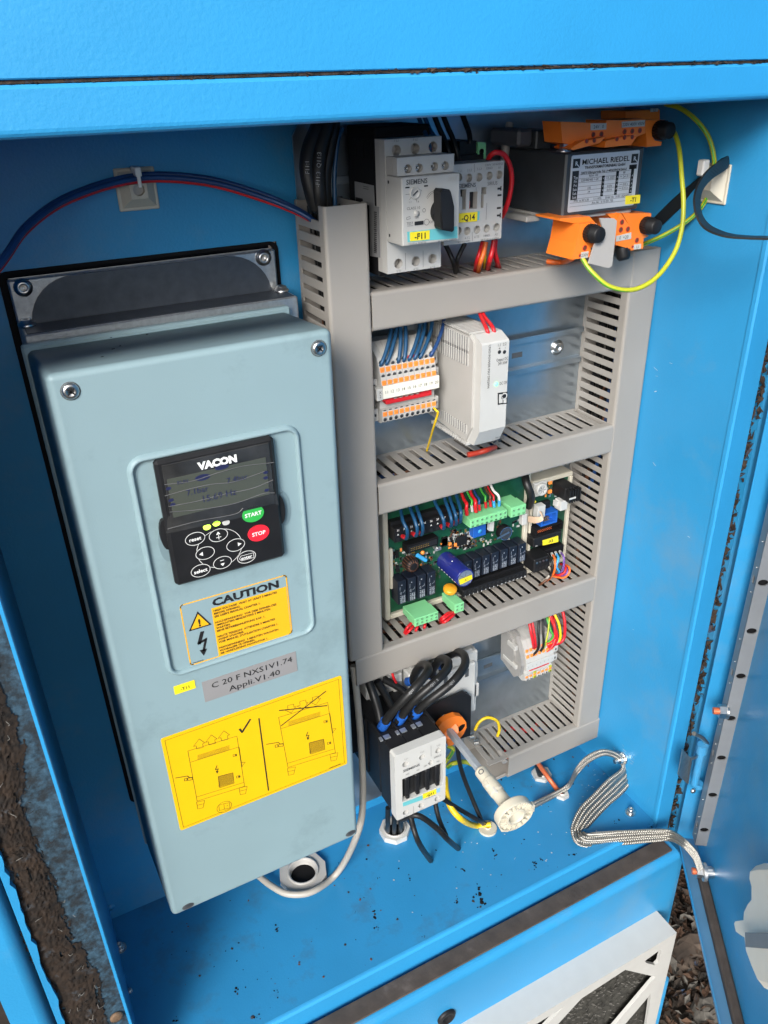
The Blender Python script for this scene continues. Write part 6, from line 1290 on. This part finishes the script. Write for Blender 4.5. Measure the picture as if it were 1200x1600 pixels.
def braid(A, B, nm, cords=5, sub=26, cr_=None):
    A = spline([V(p) for p in A], sub); B = spline([V(p) for p in B], sub); n = len(A); b = MB()
    L = [0.]
    for i in range(1, n): L.append(L[-1] + ((A[i] + B[i]) / 2 - (A[i - 1] + B[i - 1]) / 2).length)
    for j in range(cords):
        for h in range(3):
            P = []
            for i in range(n):
                w_ = B[i] - A[i]; wl = w_.length; wn = w_ / max(wl, 1e-6); t = (A[min(i + 1, n - 1)] + B[min(i + 1, n - 1)] - A[max(i - 1, 0)] - B[max(i - 1, 0)]).normalized(); N = t.cross(wn).normalized()
                a = L[i] / .0075 * 2 * math.pi * (1 if j % 2 else -1) + h * 2.094; q = wl / cords * .30
                P.append(A[i] + w_ * ((j + .5) / cords) + wn * math.cos(a) * q + N * math.sin(a) * min(q, .0014))
            b.tube(P, max(.0004, (B[n // 2] - A[n // 2]).length / cords * .23), BR, 5, 1, raw=True)
    b.obj(nm, st_); b = MB(); ribbon(b, A[::4] + [A[-1]], B[::4] + [B[-1]], .0008, BR, 1); b.obj('braid_core', st_)
braid(edge(E1, yA), edge(E2, yA), 'braid_to_switch', 4)
braid(edge(F1, yF), edge(F2, yF), 'braid_to_door')
b = MB(); c = V((XW, W1.y, W1.z)); b.cyl(c, c - V((.002, 0, 0)), .0075, STEEL, 20); hexnut(b, c - V((.002, 0, 0)), (-1, 0, 0), .0060, .006, STEEL); b.cyl(c - V((.008, 0, 0)), c - V((.014, 0, 0)), .003, STEEL, 12); b.obj('wall_nut', st_)
b = MB(); c = at(1097, 1362, pl=(DP(0, .012, 0), dn)); 
b.cyl(c - dn * .012, c - dn * .004, .0055, STEEL, 18); b.cyl(c - dn * .0038, c - dn * .0005, .0098, ALU, 22); hexnut(b, c, dn, .0066, .0065, STEEL); b.cyl(c + dn * .0066, c + dn * .0105, .0036, COPPER, 12); hexnut(b, c - dn * .010, dn, .0062, .005, STEEL); b.obj('door_lug', st_)
# ------------------------------------------------------------------ cable mounts and cables on the walls
tm = thing('cable_tie_mount', 'square cream cable mount on the blue back wall above the drive', 'cable mount', at(213, 295, y=YB))
P = [at(*p, y=YB - .001) for p in ((178, 265), (240, 262), (248, 325), (187, 328))]; cc = sum(P, V((0, 0, 0))) / 4
b = MB(); hw = .0140; b.box(cc.x - hw, cc.x + hw, YB - .002, YB, cc.z - hw, cc.z + hw, CREAM, .0006)
bs = [cc + V((sx * hw * .85, -.001, sz * hw * .85)) for sx, sz in ((-1, -1), (1, -1), (1, 1), (-1, 1))]; tp = [cc + V((sx * hw * .42, -.007, sz * hw * .42)) for sx, sz in ((-1, -1), (1, -1), (1, 1), (-1, 1))]
b.add(bs + tp, [(i, (i + 1) % 4, 4 + (i + 1) % 4, 4 + i) for i in range(4)], CREAM); b.plate(tp, [circ(cc + V((0, -.007, 0)), FN, .0040, 18)], (0, .004, 0), CREAM, CREAM, DEVG); b.obj('base', tm)
b = MB(); hd = at(214, 268, y=-.004); b.box(hd.x - .0022, hd.x + .0022, -.008, .006, hd.z - .003, hd.z + .003, WHW, .0006); b.box(hd.x - .0012, hd.x + .0012, -.0078, -.006, hd.z - .010, hd.z - .002, WHW, .0004); b.obj('cable_tie', tm)
for nm, m, D, ys in (('upper navy', NAVY, 0, 0), ('front navy', NAVY, 5, -.003), ('upper red', RED, 2, .002), ('lower red', RED, 9, 0)):
    pts = [at(-30, 445 + D * 1.2, y=-.10 + ys), at(8, 398 + D, y=-.075 + ys), at(45, 348 + D, y=-.045 + ys), at(110, 304 + D, y=-.015 + ys), at(213, 274 + D, y=.001 + ys), at(320, 278 + D, y=-.002 + ys), at(410, 303 + D, y=-.010 + ys), at(470, 330 + D * .6, y=-.022 + ys), at(500, 352 + D * .3, y=-.032 + ys)]
    wire('wire', nm + ' wire of the bundle arching over the drive into the left duct', pts, .0019, m, group='red and navy wires arching over the drive')
cl = crop(440, 170, 3)
for nm, P, r, tx in (('left', ((180, 60, -.030), (135, 180, -.032), (120, 280, -.034), (140, 380, -.036), (165, 470, -.036)), .0062, 'F11:1'), ('middle', ((215, 60, -.034), (185, 180, -.036), (172, 290, -.038), (175, 390, -.040), (185, 480, -.038)), .0058, '-F11:3  Q11:3'), ('right', ((245, 70, -.030), (222, 200, -.032), (205, 300, -.033), (205, 400, -.034), (215, 480, -.034)), .0048, None)):
    pts = [cl(X, Y, y_) for X, Y, y_ in P]; pts = [pts[0] + V((.004, .004, .02))] + pts
    o = wire('cable', nm + ' of three thick black cables entering the top of the left duct', pts, r, BKW, cat='cable', group='thick black cables at the left duct')
    if tx:
        m_ = pts[3]; td = (pts[4] - pts[2]).normalized() * (-1 if nm == 'left' else -1); Nn = (CAM - m_); Nn = (Nn - td * Nn.dot(td)).normalized(); b = MB(); b.text(tx, m_ + Nn * r, .0030, CPR, X=td, Y=Nn.cross(td), off=.0006); b.obj('cable_print', o)
wire('wire', 'blue wire running down beside the thick black cables at the left duct', [cl(285, 90, -.030), cl(262, 150, -.031), cl(248, 300, -.032), cl(248, 400, -.033), cl(250, 470, -.033)], .0018, DKBL)
for nm, P, r, m, e in (('left blue', ((395, -20), (440, 80), (462, 160), (465, 215)), .0016, DKBL, REDP), ('right blue', ((450, -20), (500, 70), (540, 140), (545, 205)), .0016, DKBL, REDP), ('left black', ((540, -20), (590, 90), (630, 190), (640, 260)), .0020, BKW, None), ('middle black', ((620, -20), (665, 80), (705, 200), (722, 285)), .0020, BKW, None), ('right black', ((790, -30), (815, 40), (825, 110), (820, 140)), .0021, BKW, None)):
    ys = (-.050, -.060, -.066, -.0685) if e else (-.035, -.040, -.045, -.045); pts = [c8(X, Y, y_) for (X, Y), y_ in zip(P, ys)]; pts = [pts[0] + V((-.004, .01, .02))] + pts
    wire('wire', nm + ' wire coming down from above onto the upper switching devices', pts, r, m, group='wires above the upper switching devices', ends=[(pts[-2] + (pts[-1] - pts[-2]) * .3, pts[-1] + V((0, .002, -.001)), .0021, e)] if e else ())
wire('wire', 'red wire looping round the right side of the small contactor', [c8(985, 290, -.050), c8(1010, 245, -.055), c8(1060, 218, -.058), c8(1130, 240, -.058), c8(1182, 340, -.058), c8(1198, 460, -.058), c8(1180, 600, -.057), c8(1145, 720, -.054), c8(1110, 790, -.046)], .0020, RED)
wire('cable', 'pale grey cable hanging behind the small contactor and the transformer', [c8(1180, -40, -.012), c8(1165, 40, -.014), c8(1145, 160, -.016), c8(1130, 300, -.018)], .0034, GRW, cat='cable')
for nm, P, r, m in (('left red', ((940, 1015, -.052), (915, 1100, -.050), (885, 1200, -.047), (868, 1290)), .0018, RED), ('orange', ((968, 1015, -.054), (945, 1120, -.054), (915, 1210, -.052), (898, 1300)), .0020, ORW), ('yellow', ((965, 1030, -.048), (962, 1120, -.047), (955, 1200, -.045), (948, 1270)), .0011, YELW), ('middle red', ((1040, 1000, -.054), (1025, 1090, -.054), (1000, 1190, -.052), (978, 1285)), .0021, RED), ('right red', ((1055, 1000, -.050), (1050, 1100, -.048), (1075, 1200, -.044), (1095, 1262)), .0017, RED), ('short red', ((1035, 1010, -.047), (1030, 1100, -.045), (1060, 1190, -.042), (1062, 1250)), .0015, RED), ('left black', ((600, 1030, -.045), (640, 1110, -.045), (680, 1210, -.046), (700, 1320)), .0020, BKW), ('right black', ((780, 1030, -.050), (740, 1110, -.048), (710, 1190, -.046), (705, 1315)), .0019, BKW)):
    pts = [c8(*p) for p in P[:3]]; p3 = c8(*P[3], z=.351); wire('wire', nm + ' wire hanging from the upper switching devices into the duct below', pts + [p3 if -.056 < p3.y < 0 else c8(*P[3], -.050)], r, m, group='wires below the upper switching devices')
wire('wire', 'orange wire lying on the upper duct below the left fuse holder', [c6(400, 1335, -.085), c6(330, 1360, -.06), c6(250, 1362, -.055), c6(190, 1355, -.05)], .0022, ORW)
# right side
tm2 = thing('cable_tie_mount', 'square cream cable mount on the blue right wall behind the flat black cable', 'cable mount', at(1118, 288, x=XW))
P = [at(*p, x=XW - .001) for p in ((1097, 258), (1141, 262), (1131, 314), (1094, 312))]; cc = sum(P, V((0, 0, 0))) / 4; hw = .0150
b = MB(); b.box(XW - .002, XW, cc.y - hw, cc.y + hw, cc.z - hw, cc.z + hw, CREAM, .0006)
bs = [cc + V((-.001, sx * hw * .85, sz * hw * .85)) for sx, sz in ((-1, -1), (1, -1), (1, 1), (-1, 1))]; tp = [cc + V((-.008, sx * hw * .30, sz * hw * .30)) for sx, sz in ((-1, -1), (1, -1), (1, 1), (-1, 1))]
b.add(bs + tp, [(i, (i + 1) % 4, 4 + (i + 1) % 4, 4 + i) for i in range(4)] + [(4, 5, 6, 7)], CREAM); b.box(XW - .0075, XW - .003, cc.y - .002, cc.y + .002, cc.z - .004, cc.z + .001, DEVG); b.obj('base', tm2)
b = MB(); p = at(1100, 262, x=XW - .012); b.box(p.x - .004, p.x + .003, p.y - .003, p.y + .004, p.z - .006, p.z + .006, WHW, .001); b.obj('cable_tie', tm2)
q2 = lambda X, Y, y_: at(600 + X / 2, Y / 2, y_)
wire('wire', 'yellow-green wire hanging in a deep loop in front of the right duct', [q2(880, 395, -.070), q2(905, 412, -.084), q2(922, 465, -.100), q2(931, 560, -.112), q2(936, 640, -.120), q2(930, 720, -.126), q2(905, 795, -.130), q2(850, 868, -.132), q2(780, 905, -.130), q2(705, 895, -.124), q2(648, 848, -.115), q2(620, 808, -.107)], .0019, GNYE)
wire('wire', 'yellow-green wire bowing across the cream mount on the right wall', [q2(880, 325, -.06), q2(925, 338, -.075), q2(975, 375, -.09), q2(1015, 430, -.10), q2(1032, 500, -.106), q2(1028, 565, -.106), q2(1000, 635, -.100), q2(955, 685, -.092), q2(880, 732, -.08), q2(800, 768, -.065)], .0019, GNYE)
b = MB(); ribbon(b, [q2(835, 690, -.05), q2(900, 625, -.07), q2(960, 575, -.085), q2(1010, 535, -.10), q2(1050, 500, -.108), q2(1072, 488, -.114)], [q2(850, 722, -.05), q2(915, 660, -.07), q2(980, 605, -.085), q2(1030, 565, -.10), q2(1068, 530, -.108), q2(1084, 515, -.114)], .0015, BKW)
ribbon(b, [q2(1074, 488, -.116), q2(1040, 508, -.130), q2(1000, 545, -.142), q2(972, 600, -.152), q2(972, 660, -.160), q2(1000, 712, -.168), q2(1060, 738, -.178), q2(1130, 745, -.19), q2(1240, 748, -.21)], [q2(1084, 515, -.114), q2(1060, 535, -.128), q2(1020, 562, -.136), q2(992, 600, -.146), q2(988, 655, -.154), q2(1012, 700, -.162), q2(1068, 728, -.172), q2(1130, 738, -.184), q2(1240, 741, -.204)], .0015, BKW)
tag(b.obj('flat_black_cable'), 'flat black cable looping from the transformer round to the open door', 'cable')
# ------------------------------------------------------------------ wires added to fill the ducts, mostly black to darken the slots; dirt on the floor
def fill(d, x0, x1, z0, z1, horiz, n, seed):
    rr = random.Random(seed); b = MB()
    for k in range(n):
        m = rr.choice((BKW, BKW, BKW, BLACKM, BKW, BKW, BKW, BLACKM, NAVY, BRW) + ((RED,) if k % 5 == 0 else ())); u = lambda: (rr.uniform(-.042, -.010)); r = rr.uniform(.0016, .0028); pts = []
        L = (x1 - x0) if horiz else (z1 - z0)
        for i in range(7):
            a = i / 6 * L
            if horiz: pts.append(V((x0 + a, u(), rr.uniform(z0 + .006, z1 - .006))))
            else: pts.append(V((rr.uniform(x0 + .006, x1 - .006), u(), z0 + a)))
        b.tube(pts, r, m, 6, 4)
    b.obj('wires_inside', d, kind='stuff')
fill(d1, .122, .372, .3262, .3555, True, 24, 1); fill(d2, .122, .372, .1645, .1936, True, 24, 2); fill(d3, .092, .372, -.0145, .0174, True, 24, 3); fill(d4, .285, .41, -.2315, -.1996, True, 16, 4); fill(dl, .0835, .1182, .02, .415, False, 24, 5); fill(dr, .3753, .4093, -.195, .35, False, 24, 6)
b = MB(); rr = random.Random(4)
def flake(c, q, m):
    vs = []; n = rr.randint(5, 8)
    for k in range(n): a = 2 * math.pi * k / n; r = q * rr.uniform(.4, 1.3); vs.append(c + V((math.cos(a) * r, math.sin(a) * r, .0003)))
    b.add(vs + [c + V((0, 0, q * .5))], [(k, (k + 1) % n, n) for k in range(n)], m)
for px, py, q in ((435, 1451, .0034), (585, 1427, .004), (589, 1452, .003), (641, 1372, .0035), (722, 1358, .003), (745, 1387, .004), (748, 1400, .0055), (750, 1412, .005), (712, 1404, .0035), (373, 1547, .003), (431, 1553, .0034), (399, 1585, .004), (660, 1463, .0025), (772, 1328, .003), (774, 1338, .003), (835, 1350, .003), (846, 1345, .0025), (836, 1354, .003), (962, 1286, .0025), (1012, 1291, .0035), (275, 1594, .003), (592, 1373, .002), (556, 1426, .0015)):
    for _ in range(4): flake(at(px, py, z=ZF) + V((rr.gauss(0, q * .6), rr.gauss(0, q * .6), 0)), q * rr.uniform(.15, .5), MUD if rr.random() < .3 else BLACKM)
for _ in range(120):
    p = V((rr.uniform(-.17, .40), rr.uniform(-.162, -.02), ZF)); flake(p, rr.choice((.0004, .0006, .0007, .0010, .0014)), rr.choice((BLACKM, BLACKM, MUD, BRW)))
for _ in range(26): flake(V((rr.uniform(.1, .40), rr.uniform(-.155, -.03), ZF)), .0009, WHITE)
for px, py in ((230, 523), (174, 528), (177, 546), (188, 541), (160, 558)): flake(at(px, py, z=.353), .0012, BLACKM)
b.obj('dirt_flakes', kind='stuff')

# scraped paint round the wall bolt and pale scuffs on floor and walls
b = MB(); rr = random.Random(31); SCR = mat('scraped_primer', (.42, .50, .56), .55, var=.1)
def scuff(c, u, v, N, n, L):
    for _ in range(n):
        p = c + u * rr.gauss(0, 1) + v * rr.gauss(0, 1); a = rr.uniform(-.6, .6); d = (u.normalized() * math.cos(a) + v.normalized() * math.sin(a)) * L * rr.uniform(.3, 1)
        b.quad_line(p + N * .0003, p + d + N * .0003, rr.uniform(.0002, .0007), N, SCR)
X_, Y_, Z_ = V((1, 0, 0)), V((0, 1, 0)), V((0, 0, 1))
scuff(V((XW, W1.y - .004, W1.z + .004)), Y_ * .007, Z_ * .006, -X_, 26, .004)
scuff(at(935, 1230, z=ZF), X_ * .014, Y_ * .010, Z_, 22, .004); scuff(at(960, 1215, z=ZF), X_ * .02, Y_ * .012, Z_, 14, .003)
scuff(at(850, 1300, z=ZF), X_ * .05, Y_ * .02, Z_, 8, .003)
scuff(V((XW, -.08, .2)), Y_ * .03, Z_ * .12, -X_, 10, .006)
b.obj('paint_scuffs', cab, kind='stuff')
